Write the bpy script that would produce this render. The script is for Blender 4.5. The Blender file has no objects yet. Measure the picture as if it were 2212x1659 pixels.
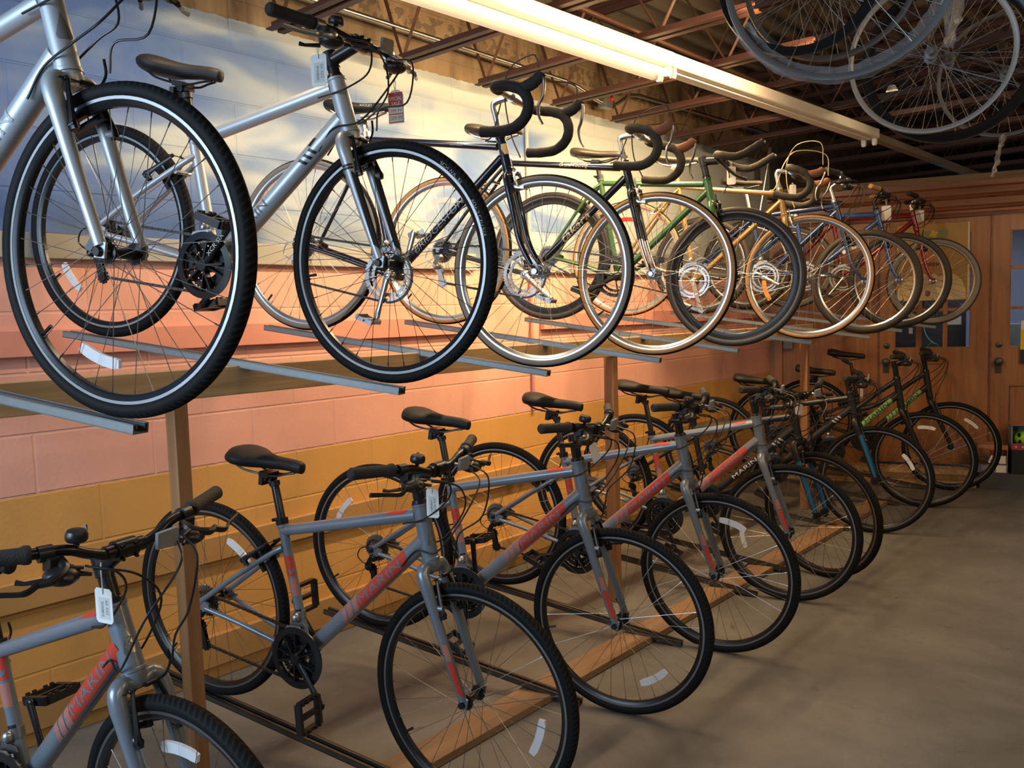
import bpy, bmesh, math, random
from mathutils import Vector, Matrix
random.seed(7)
C = bpy.context.scene.collection
PI = math.pi
V = Vector
sin, cos = math.sin, math.cos

# ------------------------------------------------------------------ materials
MATS = {}
def mat(name, col, rough=.5, metal=0., var=.06, scale=30., bump=0., bscale=60., coat=0., trans=0., emit=None, estr=0., alpha=1., spec=.5):
    if name in MATS: return MATS[name]
    m = bpy.data.materials.new(name); m.use_nodes = True
    nt = m.node_tree; N = nt.nodes; L = nt.links
    b = N['Principled BSDF']
    b.inputs['Roughness'].default_value = rough; b.inputs['Metallic'].default_value = metal
    b.inputs['Coat Weight'].default_value = coat; b.inputs['Transmission Weight'].default_value = trans
    b.inputs['Alpha'].default_value = alpha; b.inputs['Specular IOR Level'].default_value = spec
    tc = N.new('ShaderNodeTexCoord')
    no = N.new('ShaderNodeTexNoise'); no.inputs['Scale'].default_value = scale; no.inputs['Detail'].default_value = 4
    L.new(tc.outputs['Object'], no.inputs['Vector'])
    mx = N.new('ShaderNodeMix'); mx.data_type = 'RGBA'
    mx.inputs['A'].default_value = (*[max(0, c*(1-var)) for c in col], 1)
    mx.inputs['B'].default_value = (*[min(1, c*(1+var)) for c in col], 1)
    L.new(no.outputs['Fac'], mx.inputs['Factor']); L.new(mx.outputs['Result'], b.inputs['Base Color'])
    if bump:
        n2 = N.new('ShaderNodeTexNoise'); n2.inputs['Scale'].default_value = bscale; n2.inputs['Detail'].default_value = 5
        L.new(tc.outputs['Object'], n2.inputs['Vector'])
        bp = N.new('ShaderNodeBump'); bp.inputs['Strength'].default_value = bump; bp.inputs['Distance'].default_value = .004
        L.new(n2.outputs['Fac'], bp.inputs['Height']); L.new(bp.outputs['Normal'], b.inputs['Normal'])
    if emit:
        b.inputs['Emission Color'].default_value = (*emit, 1); b.inputs['Emission Strength'].default_value = estr
    MATS[name] = m
    return m

class G:                                     # small node-graph helper
    def __init__(s, name):
        s.m = bpy.data.materials.new(name); s.m.use_nodes = True; MATS[name] = s.m
        s.N = s.m.node_tree.nodes; s.L = s.m.node_tree.links; s.b = s.N['Principled BSDF']
        tc = s.N.new('ShaderNodeTexCoord'); s.co = tc.outputs['Object']
        sp = s.N.new('ShaderNodeSeparateXYZ'); s.L.new(s.co, sp.inputs[0]); s.x, s.y, s.z = sp.outputs
    def put(s, sock, v):
        if hasattr(v, 'is_linked'): s.L.new(v, sock)
        elif isinstance(v, tuple) and len(v) == 3 and sock.type == 'RGBA': sock.default_value = (*v, 1)
        else: sock.default_value = v
    def math(s, op, a, b=None, c=None):
        n = s.N.new('ShaderNodeMath'); n.operation = op
        for i, v in enumerate((a, b, c)):
            if v is not None: s.put(n.inputs[i], v)
        return n.outputs[0]
    def mix(s, f, a, b, mode='MIX'):
        n = s.N.new('ShaderNodeMix'); n.data_type = 'RGBA'; n.blend_type = mode
        s.put(n.inputs['Factor'], f); s.put(n.inputs['A'], a); s.put(n.inputs['B'], b)
        return n.outputs['Result']
    def vec(s, x, y, z):
        n = s.N.new('ShaderNodeCombineXYZ')
        for i, v in enumerate((x, y, z)): s.put(n.inputs[i], v)
        return n.outputs[0]
    def noise(s, scale, detail=4, v=None, rough=.5, dist=0.):
        n = s.N.new('ShaderNodeTexNoise'); n.inputs['Scale'].default_value = scale; n.inputs['Detail'].default_value = detail
        n.inputs['Roughness'].default_value = rough; n.inputs['Distortion'].default_value = dist
        s.L.new(v or s.co, n.inputs['Vector']); return n.outputs['Fac']
    def ramp(s, f, stops, interp='LINEAR'):
        n = s.N.new('ShaderNodeValToRGB'); s.L.new(f, n.inputs[0]); cr = n.color_ramp; cr.interpolation = interp
        while len(cr.elements) < len(stops): cr.elements.new(.5)
        for e, (p, c) in zip(cr.elements, stops): e.position = p; e.color = (*c, 1) if len(c) == 3 else c
        return n.outputs[0]
    def bump(s, h, strength=.5, dist=.01):
        n = s.N.new('ShaderNodeBump'); n.inputs['Strength'].default_value = strength; n.inputs['Distance'].default_value = dist
        s.L.new(h, n.inputs['Height']); s.L.new(n.outputs[0], s.b.inputs['Normal'])
    def out(s, col, rough=.6, metal=0.):
        s.put(s.b.inputs['Base Color'], col); s.put(s.b.inputs['Roughness'], rough); s.put(s.b.inputs['Metallic'], metal); return s.m

def lerp3(a, b, t): return tuple(x+(y-x)*t for x, y in zip(a, b))

def wall_material():
    g = G('painted_block_wall')
    v = g.vec(g.y, g.math('ADD', g.z, -.0438), 0.)
    br = g.N.new('ShaderNodeTexBrick'); g.L.new(v, br.inputs['Vector'])
    br.inputs['Scale'].default_value = 1.; br.inputs['Brick Width'].default_value = .425; br.inputs['Row Height'].default_value = .2113
    br.inputs['Mortar Size'].default_value = .006; br.inputs['Mortar Smooth'].default_value = .6; br.offset = .5
    n1 = g.noise(70, 5); n2 = g.noise(14, 4)
    h = g.math('SUBTRACT', g.math('MULTIPLY', n1, .35), g.math('MULTIPLY', br.outputs['Fac'], 1.3))
    g.bump(h, .42, .008)
    edge = g.math('MULTIPLY', g.math('SUBTRACT', g.noise(24, 4), .5), .018)
    zz = g.math('ADD', g.z, edge)
    # sky mural: stretched clouds, more blue low down near the front of the shop
    cv = g.vec(0., g.math('MULTIPLY', g.y, .75), g.math('MULTIPLY', g.z, 2.3))
    cl = g.noise(1.25, 3, cv, .5, .5)
    bias = g.math('MULTIPLY', g.math('SUBTRACT', 2.3, g.y), .085)
    cl2 = g.math('ADD', cl, bias)
    sky = g.ramp(cl2, [(.36, (.40, .46, .46)), (.45, (.28, .37, .46)), (.53, (.10, .20, .39)), (.62, (.04, .13, .37))])
    pink = g.mix(g.noise(3, 3), (.77, .385, .305), (.83, .44, .35))
    ora = g.mix(g.noise(3, 3), (.58, .30, .07), (.65, .345, .09))
    stain = g.noise(1.6, 6, g.vec(0., g.math('MULTIPLY', g.y, 3.), g.math('MULTIPLY', g.z, .7)), .65)
    bare = g.ramp(stain, [(.36, (.07, .042, .02)), (.47, (.20, .13, .065)), (.62, (.29, .21, .12))])
    drip = g.math('MULTIPLY', g.math('LESS_THAN', g.math('ABSOLUTE', g.math('SUBTRACT', zz, 2.93)), .05), g.math('GREATER_THAN', g.noise(22, 4), .5))
    bare = g.mix(g.math('MULTIPLY', drip, .7), bare, (.06, .042, .028))
    c = g.mix(g.math('GREATER_THAN', zz, .889), ora, pink)
    c = g.mix(g.math('GREATER_THAN', zz, 1.713), c, sky)
    c = g.mix(g.math('GREATER_THAN', zz, 2.706), c, bare)
    c = g.mix(g.math('MULTIPLY', n2, .16), c, (.35, .27, .2))
    return g.out(c, .62)

def wood_material(name, a, b, axis='x', rough=.55, scale=1.):
    g = G(name)
    s = {'x': (1.2, 22, 22), 'y': (22, 1.2, 22), 'z': (22, 22, 1.2)}[axis]
    v = g.vec(*[g.math('MULTIPLY', q, k*scale) for q, k in zip((g.x, g.y, g.z), s)])
    n = g.noise(1.3, 5, v, .6, .4); f = g.noise(5, 3, v)
    kn = g.noise(2.2, 2, g.vec(*[g.math('MULTIPLY', q, k) for q, k in zip((g.x, g.y, g.z), {'x': (2, 6, 6), 'y': (6, 2, 6), 'z': (6, 6, 2)}[axis])]))
    c = g.ramp(n, [(.3, a), (.7, b)])
    c = g.mix(g.math('MULTIPLY', f, .25), c, tuple(x*.5 for x in a))
    c = g.mix(g.math('MULTIPLY', g.math('GREATER_THAN', kn, .72), .6), c, tuple(x*.35 for x in a))
    g.bump(f, .15, .003)
    return g.out(c, rough)

def floor_material():
    g = G('painted_concrete_floor')
    n = g.noise(1.6, 8, None, .7, .3); n2 = g.noise(7, 6, None, .6)
    c = g.ramp(n, [(.32, (.100, .100, .096)), (.5, (.145, .145, .138)), (.68, (.195, .195, .184))])
    c = g.mix(g.math('MULTIPLY', n2, .25), c, (.10, .09, .07))
    st = g.math('GREATER_THAN', g.noise(3.2, 9, None, .78, 1.2), .635)
    c = g.mix(g.math('MULTIPLY', st, .55), c, (.045, .04, .032))
    sp = g.math('GREATER_THAN', g.noise(26, 3), .76)
    c = g.mix(g.math('MULTIPLY', sp, .5), c, (.03, .028, .024))
    g.bump(n2, .12, .004)
    return g.out(c, g.ramp(n2, [(.3, (.42,)*3), (.7, (.62,)*3)]))

def tread_material():
    g = G('tyre_tread')
    a = g.math('ARCTAN2', g.z, g.x)
    ph = g.math('ADD', g.math('MULTIPLY', a, 130.), g.math('MULTIPLY', g.math('ABSOLUTE', g.y), 300.))
    s = g.math('SINE', ph)
    s2 = g.math('GREATER_THAN', s, .35)
    g.bump(s2, 1., .006)
    c = g.mix(s2, (.004, .004, .004), (.014, .0135, .013))
    g.b.inputs['Specular IOR Level'].default_value = .14
    return g.out(c, .75)
def knob_material():
    g = G('knobbly_tread')
    a = g.math('ARCTAN2', g.z, g.x)
    s = g.math('MULTIPLY', g.math('GREATER_THAN', g.math('SINE', g.math('MULTIPLY', a, 62.)), -.1), g.math('GREATER_THAN', g.math('SINE', g.math('MULTIPLY', g.y, 420.)), -.4))
    g.bump(s, 1., .006)
    return g.out(g.mix(g.noise(40), (.05, .042, .034), (.085, .072, .058)), .75)

M = {}
M['wall'] = wall_material(); M['floor'] = floor_material()
M['rubber'] = tread_material(); M['knob'] = knob_material()
M['side'] = mat('tyre_sidewall', (.007, .007, .007), .65, spec=.16)
M['tan'] = mat('tan_sidewall', (.42, .23, .085), .6, var=.15)
M['tangrey'] = mat('grey_brown_sidewall', (.21, .19, .165), .6, var=.15)
M['brown_tyre'] = mat('dusty_tyre', (.022, .016, .012), .65)
M['greenpaint'] = mat('green_paint', (.028, .085, .026), .3, coat=.5)
M['grey'] = mat('blue_grey_metallic_paint', (.20, .235, .275), .33, .35, var=.08, scale=400, coat=.3)
M['silver'] = mat('silver_metallic_paint', (.47, .50, .53), .42, .45, var=.05, scale=400, coat=.3)
M['navy'] = mat('navy_paint', (.008, .010, .028), .18, coat=.8)
M['blackpaint'] = mat('gloss_black_paint', (.008, .008, .010), .15, coat=.8)
M['matblack'] = mat('satin_black_paint', (.012, .013, .014), .38)
M['gold'] = mat('gold_paint', (.34, .215, .085), .32, .45, coat=.4)
M['blue'] = mat('blue_paint', (.028, .085, .27), .25, .15, coat=.6)
M['dkblue'] = mat('dark_blue_paint', (.012, .026, .085), .22, coat=.6)
M['red'] = mat('red_paint', (.24, .010, .020), .22, .15, coat=.6)
M['chrome'] = mat('chrome', (.82, .81, .78), .09, 1.)
M['alu'] = mat('brushed_aluminium', (.62, .62, .60), .28, 1., var=.08)
M['track'] = mat('brake_track', (.27, .27, .27), .42, 1., var=.08)
M['dullrim'] = mat('dull_grey_rim', (.16, .165, .17), .5, .5)
M['palerim'] = mat('pale_grey_rim', (.34, .335, .32), .5, .5)
M['darktrack'] = mat('worn_brake_track', (.14, .14, .14), .4, .9)
M['greyalu'] = mat('grey_aluminium', (.36, .37, .38), .35, .9)
M['steel'] = mat('spoke_steel', (.34, .335, .325), .34, 1.)
M['dullspoke'] = mat('dull_spoke', (.22, .22, .215), .45, .8)
M['blackspoke'] = mat('black_spoke', (.03, .03, .03), .3, .6)
M['blackpart'] = mat('black_plastic', (.013, .013, .014), .36)
M['blackmetal'] = mat('black_anodised', (.016, .016, .017), .28, .3)
M['grip'] = mat('rubber_grip', (.020, .020, .021), .7, bump=.5, bscale=300)
M['tape'] = mat('black_bar_tape', (.011, .0105, .010), .75, bump=.6, bscale=120)
M['browntape'] = mat('dark_brown_bar_tape', (.028, .023, .016), .7, bump=.5, bscale=120)
M['hood'] = mat('brown_rubber_hood', (.22, .075, .030), .65)
M['cork'] = mat('cork_grip', (.45, .24, .09), .7)
M['leather'] = mat('saddle_cover', (.009, .0085, .0085), .55, spec=.35, bump=.25, bscale=400)
M['oldleather'] = mat('worn_saddle_cover', (.034, .029, .021), .45, bump=.2, bscale=200)
M['sprocket'] = mat('sprocket_steel', (.26, .25, .24), .35, .95)
M['darksteel'] = mat('dark_chain_steel', (.085, .075, .065), .4, .9)
M['cable'] = mat('cable_housing', (.010, .010, .010), .4)
M['creamcable'] = mat('cream_cable_housing', (.60, .50, .25), .45)
M['clear'] = mat('clear_reflector', (.82, .82, .84), .25, alpha=.72, var=.12, scale=500)
M['smokeclear'] = mat('smoky_clear_reflector', (.30, .31, .32), .2, alpha=.85, var=.15, scale=300)
M['amber'] = mat('amber_reflector', (.85, .33, .02), .3)
M['redref'] = mat('red_reflector', (.65, .02, .02), .3)
M['whitecard'] = mat('white_card', (.78, .77, .74), .55, var=.03)
M['tagprint'] = mat('tag_print', (.42, .42, .40), .6)
M['inkgrey'] = mat('grey_ink', (.15, .15, .15), .6)
M['redcard'] = mat('red_card', (.36, .018, .022), .45)
M['string'] = mat('white_string', (.7, .7, .66), .7)
M['decalred'] = mat('red_decal', (.55, .050, .028), .4)
M['decalpale'] = mat('faded_red_decal', (.40, .16, .13), .4)
M['decalgreen'] = mat('green_decal', (.20, .42, .14), .4)
M['decalgrey'] = mat('light_grey_decal', (.42, .43, .43), .4)
M['decalblack'] = mat('black_decal', (.015, .015, .015), .4)
M['decalwhite'] = mat('white_decal', (.75, .74, .68), .4)
M['decalcream'] = mat('cream_decal', (.72, .58, .32), .4)
M['cyan'] = mat('cyan_fork_paint', (.018, .13, .30), .3, coat=.4)
M['teal'] = mat('teal_clamp', (.06, .36, .28), .3)
M['tyretext'] = mat('tyre_lettering_white', (.55, .55, .53), .6)
M['galv'] = mat('galvanised_steel', (.235, .25, .25), .42, .7, var=.12, scale=60)
M['darkrail'] = mat('dark_rail_steel', (.075, .065, .055), .5, .6, var=.2)
M['lumber'] = wood_material('weathered_lumber', (.36, .225, .105), (.58, .39, .19), 'y')
M['post'] = wood_material('brown_post_wood', (.25, .118, .046), (.38, .19, .08), 'z')
M['pinkboard'] = mat('pink_painted_board', (.70, .30, .23), .6, var=.06, scale=6)
M['skyboard'] = mat('pale_painted_board', (.36, .36, .33), .6, var=.1, scale=2)
M['oraboard'] = mat('orange_painted_board', (.42, .235, .08), .6, var=.12, scale=5)
M['dooroak'] = wood_material('oak_door', (.30, .115, .034), (.46, .20, .065), 'z', .38)
M['mahog'] = wood_material('dark_cornice_wood', (.16, .05, .018), (.30, .105, .036), 'x', .35)
M['rough'] = wood_material('rough_header_wood', (.17, .09, .035), (.30, .175, .075), 'x', .7)
M['curb'] = mat('grey_painted_curb', (.062, .066, .064), .55, var=.15, scale=5)
M['joist'] = mat('red_oxide_steel', (.058, .020, .010), .55, .1, var=.25, scale=15)
M['deck'] = mat('roof_deck_steel', (.135, .115, .090), .5, .35, var=.2, scale=8)
M['fixture'] = mat('white_enamel', (.80, .77, .70), .35)
M['tube_on'] = mat('lit_fluorescent_tube', (.9, .85, .7), .3, emit=(1., .74, .42), estr=.55)
M['tube_bright'] = mat('bright_fluorescent_tube', (.9, .85, .7), .3, emit=(1., .76, .46), estr=1.3)
M['glass'] = mat('clear_glass', (1, 1, 1), .02, trans=1., var=0)
M['film'] = mat('clear_plastic_film', (.9, .92, .95), .12, alpha=.13, var=.3, scale=12, bump=1., bscale=25)

# ------------------------------------------------------------------ mesh builder
class MB:
    def __init__(s): s.v = []; s.f = []; s.m = []; s.s = []
    def add(s, vs, fs, mi=0, smooth=False):
        b = len(s.v); s.v += [tuple(v) for v in vs]
        for f in fs: s.f.append(tuple(b+i for i in f)); s.m.append(mi); s.s.append(smooth)
    def box(s, c, d, rot=None, mi=0):
        vs = []
        for x in (-.5, .5):
            for y in (-.5, .5):
                for z in (-.5, .5):
                    p = V((x*d[0], y*d[1], z*d[2]))
                    if rot is not None: p = rot @ p
                    vs.append(p+V(c))
        s.add(vs, [(0, 1, 3, 2), (4, 6, 7, 5), (0, 4, 5, 1), (2, 3, 7, 6), (0, 2, 6, 4), (1, 5, 7, 3)], mi)
        return s
    def bar(s, a, b, w, h, up=(0, 0, 1), mi=0):            # box from a to b
        a, b = V(a), V(b); d = b-a; L = d.length; d.normalize()
        y = V(up).cross(d); y.normalize(); z = d.cross(y)
        return s.box((a+b)/2, (L, w, h), Matrix((d, y, z)).transposed(), mi)
    def tube(s, pts, r, n=10, cap=True, mi=0, sy=1., up=None, closed=False):
        pts = [V(p) for p in pts]; k = len(pts)
        rs = r if isinstance(r, (list, tuple)) else [r]*k
        t0 = (pts[1]-pts[0]).normalized()
        ref = V(up) if up is not None else (V((0, 0, 1)) if abs(t0.z) < .9 else V((1, 0, 0)))
        nx = (ref - t0*ref.dot(t0)).normalized()
        vs = []
        for i, p in enumerate(pts):
            if closed: t = (pts[(i+1) % k]-pts[i-1]).normalized()
            elif i == 0: t = t0
            elif i == k-1: t = (pts[i]-pts[i-1]).normalized()
            else: t = ((pts[i]-pts[i-1]).normalized()+(pts[i+1]-pts[i]).normalized()).normalized()
            nx = (nx - t*nx.dot(t)).normalized(); ny = t.cross(nx)
            for j in range(n):
                a = 2*PI*j/n
                vs.append(p+nx*(rs[i]*cos(a))+ny*(rs[i]*sy*sin(a)))
        fs = []
        for i in range(k if closed else k-1):
            i2 = (i+1) % k
            for j in range(n):
                fs.append((i*n+j, i*n+(j+1) % n, i2*n+(j+1) % n, i2*n+j))
        b = len(s.v); s.add(vs, fs, mi, True)
        if cap and not closed:
            s.f += [tuple(b+j for j in range(n-1, -1, -1)), tuple(b+(k-1)*n+j for j in range(n))]; s.m += [mi, mi]; s.s += [False, False]
        return s
    def lathe(s, prof, n=48, center=(0, 0, 0), axis='y', mis=None, closed=True, smooth=True):
        # prof: (radius, along-axis); revolved
        k = len(prof); vs = []; c = V(center)
        for i in range(n):
            a = 2*PI*i/n
            for r, h in prof:
                p = {'y': (r*cos(a), h, r*sin(a)), 'z': (r*cos(a), r*sin(a), h), 'x': (h, r*cos(a), r*sin(a))}[axis]
                vs.append(V(p)+c)
        b = len(s.v); s.v += [tuple(v) for v in vs]
        for i in range(n):
            i2 = (i+1) % n
            for j in range(k if closed else k-1):
                j2 = (j+1) % k
                s.f.append((b+i*k+j, b+i*k+j2, b+i2*k+j2, b+i2*k+j)); s.m.append(mis[j] if mis else 0); s.s.append(smooth)
        return s
    def prism(s, poly, h0, h1, fn=lambda x, y, h: (x, h, y), mi=0, smooth=False):
        n = len(poly)
        vs = [fn(x, y, h0) for x, y in poly]+[fn(x, y, h1) for x, y in poly]
        fs = [tuple(range(n-1, -1, -1)), tuple(range(n, 2*n))]+[(i, (i+1) % n, n+(i+1) % n, n+i) for i in range(n)]
        s.add(vs, fs, mi, smooth); return s
    def ball(s, c, d, n=10, m=7, mi=0, rot=None):
        vs = []; c = V(c)
        for i in range(m+1):
            p = PI*i/m
            for j in range(n):
                a = 2*PI*j/n
                q = V((d[0]*sin(p)*cos(a), d[1]*sin(p)*sin(a), d[2]*cos(p)))
                if rot is not None: q = rot @ q
                vs.append(c+q)
        s.add(vs, [(i*n+j, (i+1)*n+j, (i+1)*n+(j+1) % n, i*n+(j+1) % n) for i in range(m) for j in range(n)], mi, True); return s
    def mesh(s, name, mats):
        me = bpy.data.meshes.new(name); me.from_pydata(s.v, [], s.f)
        for m in (mats if isinstance(mats, (list, tuple)) else [mats]): me.materials.append(M[m] if isinstance(m, str) else m)
        me.polygons.foreach_set('material_index', s.m); me.polygons.foreach_set('use_smooth', s.s)
        bm = bmesh.new(); bm.from_mesh(me); bmesh.ops.recalc_face_normals(bm, faces=bm.faces); bm.to_mesh(me); bm.free()
        me.set_sharp_from_angle(angle=math.radians(38)); me.update(); return me

def obj(name, me, parent=None, mw=None):
    o = bpy.data.objects.new(name, me); C.objects.link(o)
    if parent is not None: o.parent = parent
    if mw is not None: o.matrix_local = mw
    return o
CACHE = {}
def cached(key, fn):
    if key not in CACHE: CACHE[key] = fn()
    return CACHE[key]
def tag(o, label, cat, group=None, kind=None):
    if label: o['label'] = label
    if cat: o['category'] = cat
    if group: o['group'] = group
    if kind: o['kind'] = kind
    return o
def empty(name, mw, label, cat, group=None):
    o = bpy.data.objects.new(name, None); o.empty_display_size = .05; C.objects.link(o); o.matrix_world = mw
    return tag(o, label, cat, group)
def struct(name, mb, mats, label=None):
    o = obj(name, mb.mesh(name, mats)); o['kind'] = 'structure'
    if label: o['label'] = label
    return o
T = Matrix.Translation
def R(a, ax): return Matrix.Rotation(a, 4, ax)

def smooth_path(pts, k=6):
    """Catmull-Rom through pts"""
    P = [V(p) for p in pts]; P = [P[0]*2-P[1]]+P+[P[-1]*2-P[-2]]; out = []
    for i in range(1, len(P)-2):
        for j in range(k):
            t = j/k; a, b, c, d = P[i-1:i+3]
            out.append(.5*((2*b)+(c-a)*t+(2*a-5*b+4*c-d)*t*t+(3*b-a-3*c+d)*t**3))
    out.append(P[-2]); return out

# ------------------------------------------------------------------ lettering
def text_bm(txt, size, shear=0., bold=0.):
    cu = bpy.data.curves.new('t', 'FONT'); cu.body = txt; cu.size = size; cu.shear = shear; cu.offset = bold; cu.resolution_u = 3
    cu.align_x = 'LEFT'
    o = bpy.data.objects.new('t', cu); C.objects.link(o)
    dg = bpy.context.evaluated_depsgraph_get(); dg.update()
    me = bpy.data.meshes.new_from_object(o.evaluated_get(dg))
    bpy.data.objects.remove(o); bpy.data.curves.remove(cu)
    bm = bmesh.new(); bm.from_mesh(me); bpy.data.meshes.remove(me)
    xs = [v.co.x for v in bm.verts]; ys = [v.co.y for v in bm.verts]
    return bm, min(xs), max(xs), min(ys), max(ys)
def bisect(bm, co, no):
    bmesh.ops.bisect_plane(bm, geom=bm.verts[:]+bm.edges[:]+bm.faces[:], plane_co=co, plane_no=no)
def bm_mesh(bm, name, m):
    me = bpy.data.meshes.new(name); bm.to_mesh(me); bm.free(); me.materials.append(M[m]); return me
def text_flat(name, txt, w, h, mtx, m, shear=0., squash=True):
    """text of width w (and height h) laid in the XY plane of mtx, centred"""
    bm, x0, x1, y0, y1 = text_bm(txt, 1., shear)
    sx = w/(x1-x0); sy = h/(y1-y0)
    for v in bm.verts:
        v.co = mtx @ V(((v.co.x-(x0+x1)/2)*sx, (v.co.y-(y0+y1)/2)*sy, 0))
    return bm_mesh(bm, name, m)
def wrap_tube(bm, p0, p1, r0, r1, u0, side, lift, cuts, vmax):
    """bm in (u along tube from p0, v round the tube) -> on the tube surface, v=0 facing `side`"""
    p0, p1 = V(p0), V(p1); d = p1-p0; L = d.length; d.normalize()
    s = V(side); s = (s-d*s.dot(d)).normalized(); t = s.cross(d); t = t if t.dot(V((0, 0, 1))) >= 0 else -t
    for i in range(1, cuts): bisect(bm, (0, -vmax+2*vmax*i/cuts, 0), (0, 1, 0))
    for v in bm.verts:
        u = u0+v.co.x; r = r0+(r1-r0)*u/L; a = v.co.y/r
        v.co = p0+d*u+(s*cos(a)+t*sin(a))*(r+lift)
def tube_text(name, txt, p0, p1, r0, r1, u0, w, h, m, side=(0, -1, 0), lift=.0012, shear=0., voff=0.):
    bm, x0, x1, y0, y1 = text_bm(txt, 1., shear)
    for v in bm.verts: v.co = V(((v.co.x-x0)*w/(x1-x0), (v.co.y-(y0+y1)/2)*h/(y1-y0)+voff, 0))
    wrap_tube(bm, p0, p1, r0, r1, u0, side, lift, 10, max(h, .01)/2+abs(voff)+.001)
    return bm_mesh(bm, name, m)
def tube_patch(name, poly, p0, p1, r0, r1, m, side=(0, -1, 0), lift=.0007):
    """polygon (u, v) outline wrapped on a tube"""
    bm = bmesh.new(); bm.faces.new([bm.verts.new((u, v, 0)) for u, v in poly])
    vm = max(abs(v) for u, v in poly)+.001
    wrap_tube(bm, p0, p1, r0, r1, 0, side, lift, 14, vm)
    return bm_mesh(bm, name, m)
def arc_text(name, txt, rad, a0, h, w, m, y):
    """text along an arc in the wheel plane (x-z), read from outside on the -y side, clockwise"""
    bm, x0, x1, y0, y1 = text_bm(txt, 1.)
    for i in range(1, 24): bisect(bm, (x0+(x1-x0)*i/24, 0, 0), (1, 0, 0))
    for v in bm.verts:
        u = (v.co.x-x0)*w/(x1-x0); q = (v.co.y-y0)*h/(y1-y0); a = a0-u/rad
        v.co = V(((rad+q)*cos(a), y(q/h), (rad+q)*sin(a)))
    return bm_mesh(bm, name, m)

# ------------------------------------------------------------------ wheels
def tyre_mesh(R_, w, style):
    rc = R_-w/2; prof = []; mis = []
    ts = [-140+280*i/18 for i in range(19)]
    for t in ts:
        a = math.radians(t); prof.append((rc+w/2*cos(a), w/2*sin(a)))
    for t0, t1 in zip(ts, ts[1:]): mis.append(0 if abs((t0+t1)/2) < 58 else 1)
    b = MB(); b.lathe(prof, 96, mis=mis+[1], closed=False)
    tr = {'knob': 'knob', 'brown': 'brown_tyre', 'knobtan': 'knob'}.get(style, 'rubber')
    sd = {'tan': 'tan', 'tangrey': 'tangrey', 'brown': 'brown_tyre', 'knob': 'side', 'knobtan': 'tangrey'}.get(style, 'side')
    return b.mesh('tyre', [tr, sd])
def rim_mesh(ro, depth, style, bw=.0125):
    ri = ro-depth; b = bw; k = min(.0085, depth*.5)
    prof = [(ro, -b), (ro, b), (ro-k, b), (ro-k-.001, b*.93), (ri+.004, b*.8), (ri, b*.45), (ri, -b*.45), (ri+.004, -b*.8), (ro-k-.001, -b*.93), (ro-k, -b)]
    mis = [1, 0, 1, 1, 1, 1, 1, 1, 1, 0]
    mb = MB(); mb.lathe(prof, 96, mis=mis)
    return mb.mesh('rim', {'silver': ['alu', 'alu'], 'black': ['track', 'blackmetal'], 'grey': ['dullrim', 'dullrim'], 'pale': ['palerim', 'palerim'], 'allblack': ['blackmetal', 'blackmetal'], 'deep': ['darktrack', 'blackmetal']}[style])
def spokes_mesh(ri, n, m, rear, cross=1.0):
    b = MB()
    for i in range(n):
        a = 2*PI*(i+.5)/n; sd = 1 if i % 2 else -1; tw = cross*(1 if (i//2) % 2 else -1)
        fy = (.033 if not rear else (.034 if sd > 0 else .020))*sd; fr = .0205
        h = V((fr*cos(a+tw), fy, fr*sin(a+tw))); r = V((ri*cos(a), .002*sd, ri*sin(a)))
        b.tube([h, r], .00092, 5, False)
        b.tube([r-(r-h).normalized()*.014, r], .0017, 5, False)
    return b.mesh('spokes', m)
def hub_mesh(m, rear, qr):
    b = MB(); w = .034 if not rear else .038
    L = .050 if not rear else .062
    pr = [(.0001, -L), (.007, -L), (.009, -L+.006), (.012, -w-.006), (.014, -w-.004), (.0235, -w-.002), (.0235, -w+.001), (.013, -w+.004), (.0115, 0), (.013, w-.004), (.0235, w-.001), (.0235, w+.002), (.014, w+.004), (.009, L-.006), (.007, L), (.0001, L)]
    b.lathe(pr, 24, closed=False)
    b.lathe([(.0001, -L-.014), (.009, -L-.014), (.0105, -L-.010), (.0105, -L-.001), (.0001, -L-.001)], 16, closed=False)
    if qr: b.tube([(0, L, 0), (0, L+.012, 0), (-.012, L+.02, .01), (-.035, L+.018, .038), (-.045, L+.012, .055)], [.008, .008, .006, .005, .006], 8)
    else: b.lathe([(.0001, L+.001), (.0105, L+.001), (.009, L+.012), (.0001, L+.012)], 16, closed=False)
    return b.mesh('hub', m)
def gear(b, r, y, th, teeth, hole, n_arm=0, arm_w=.012, hub_r=.02, tooth=.004, mi=0, rot=0.):
    """toothed ring (annulus) with arms"""
    n = teeth*4; vs = []; fs = []
    for i in range(n):
        a = rot+2*PI*i/n; ro = r+(tooth if i % 4 in (1, 2) else 0)
        for rr, yy in ((ro, y-th/2), (hole, y-th/2), (hole, y+th/2), (ro, y+th/2)): vs.append((rr*cos(a), yy, rr*sin(a)))
    for i in range(n):
        p, q = i*4, ((i+1) % n)*4
        for j in range(4): fs.append((p+j, p+(j+1) % 4, q+(j+1) % 4, q+j))
    b.add(vs, fs, mi)
    for k in range(n_arm):
        a = rot+2*PI*k/n_arm
        b.bar((hub_r*.5*cos(a), y, hub_r*.5*sin(a)), ((hole+.004)*cos(a), y, (hole+.004)*sin(a)), th*1.1, arm_w, up=(0, 1, 0), mi=mi)
def cassette_mesh():
    b = MB()
    for i, (r, y) in enumerate(((.056, -.024), (.050, -.028), (.044, -.032), (.038, -.036), (.033, -.040), (.028, -.044), (.024, -.048))):
        gear(b, r-.003, y, .002, int(r*500), r-.014, 6, .006, .02, .004, rot=.2*i)
    b.lathe([(.018, -.022), (.018, -.052), (.009, -.054), (.009, -.022)], 16)
    return b.mesh('cassette', 'sprocket')
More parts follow.
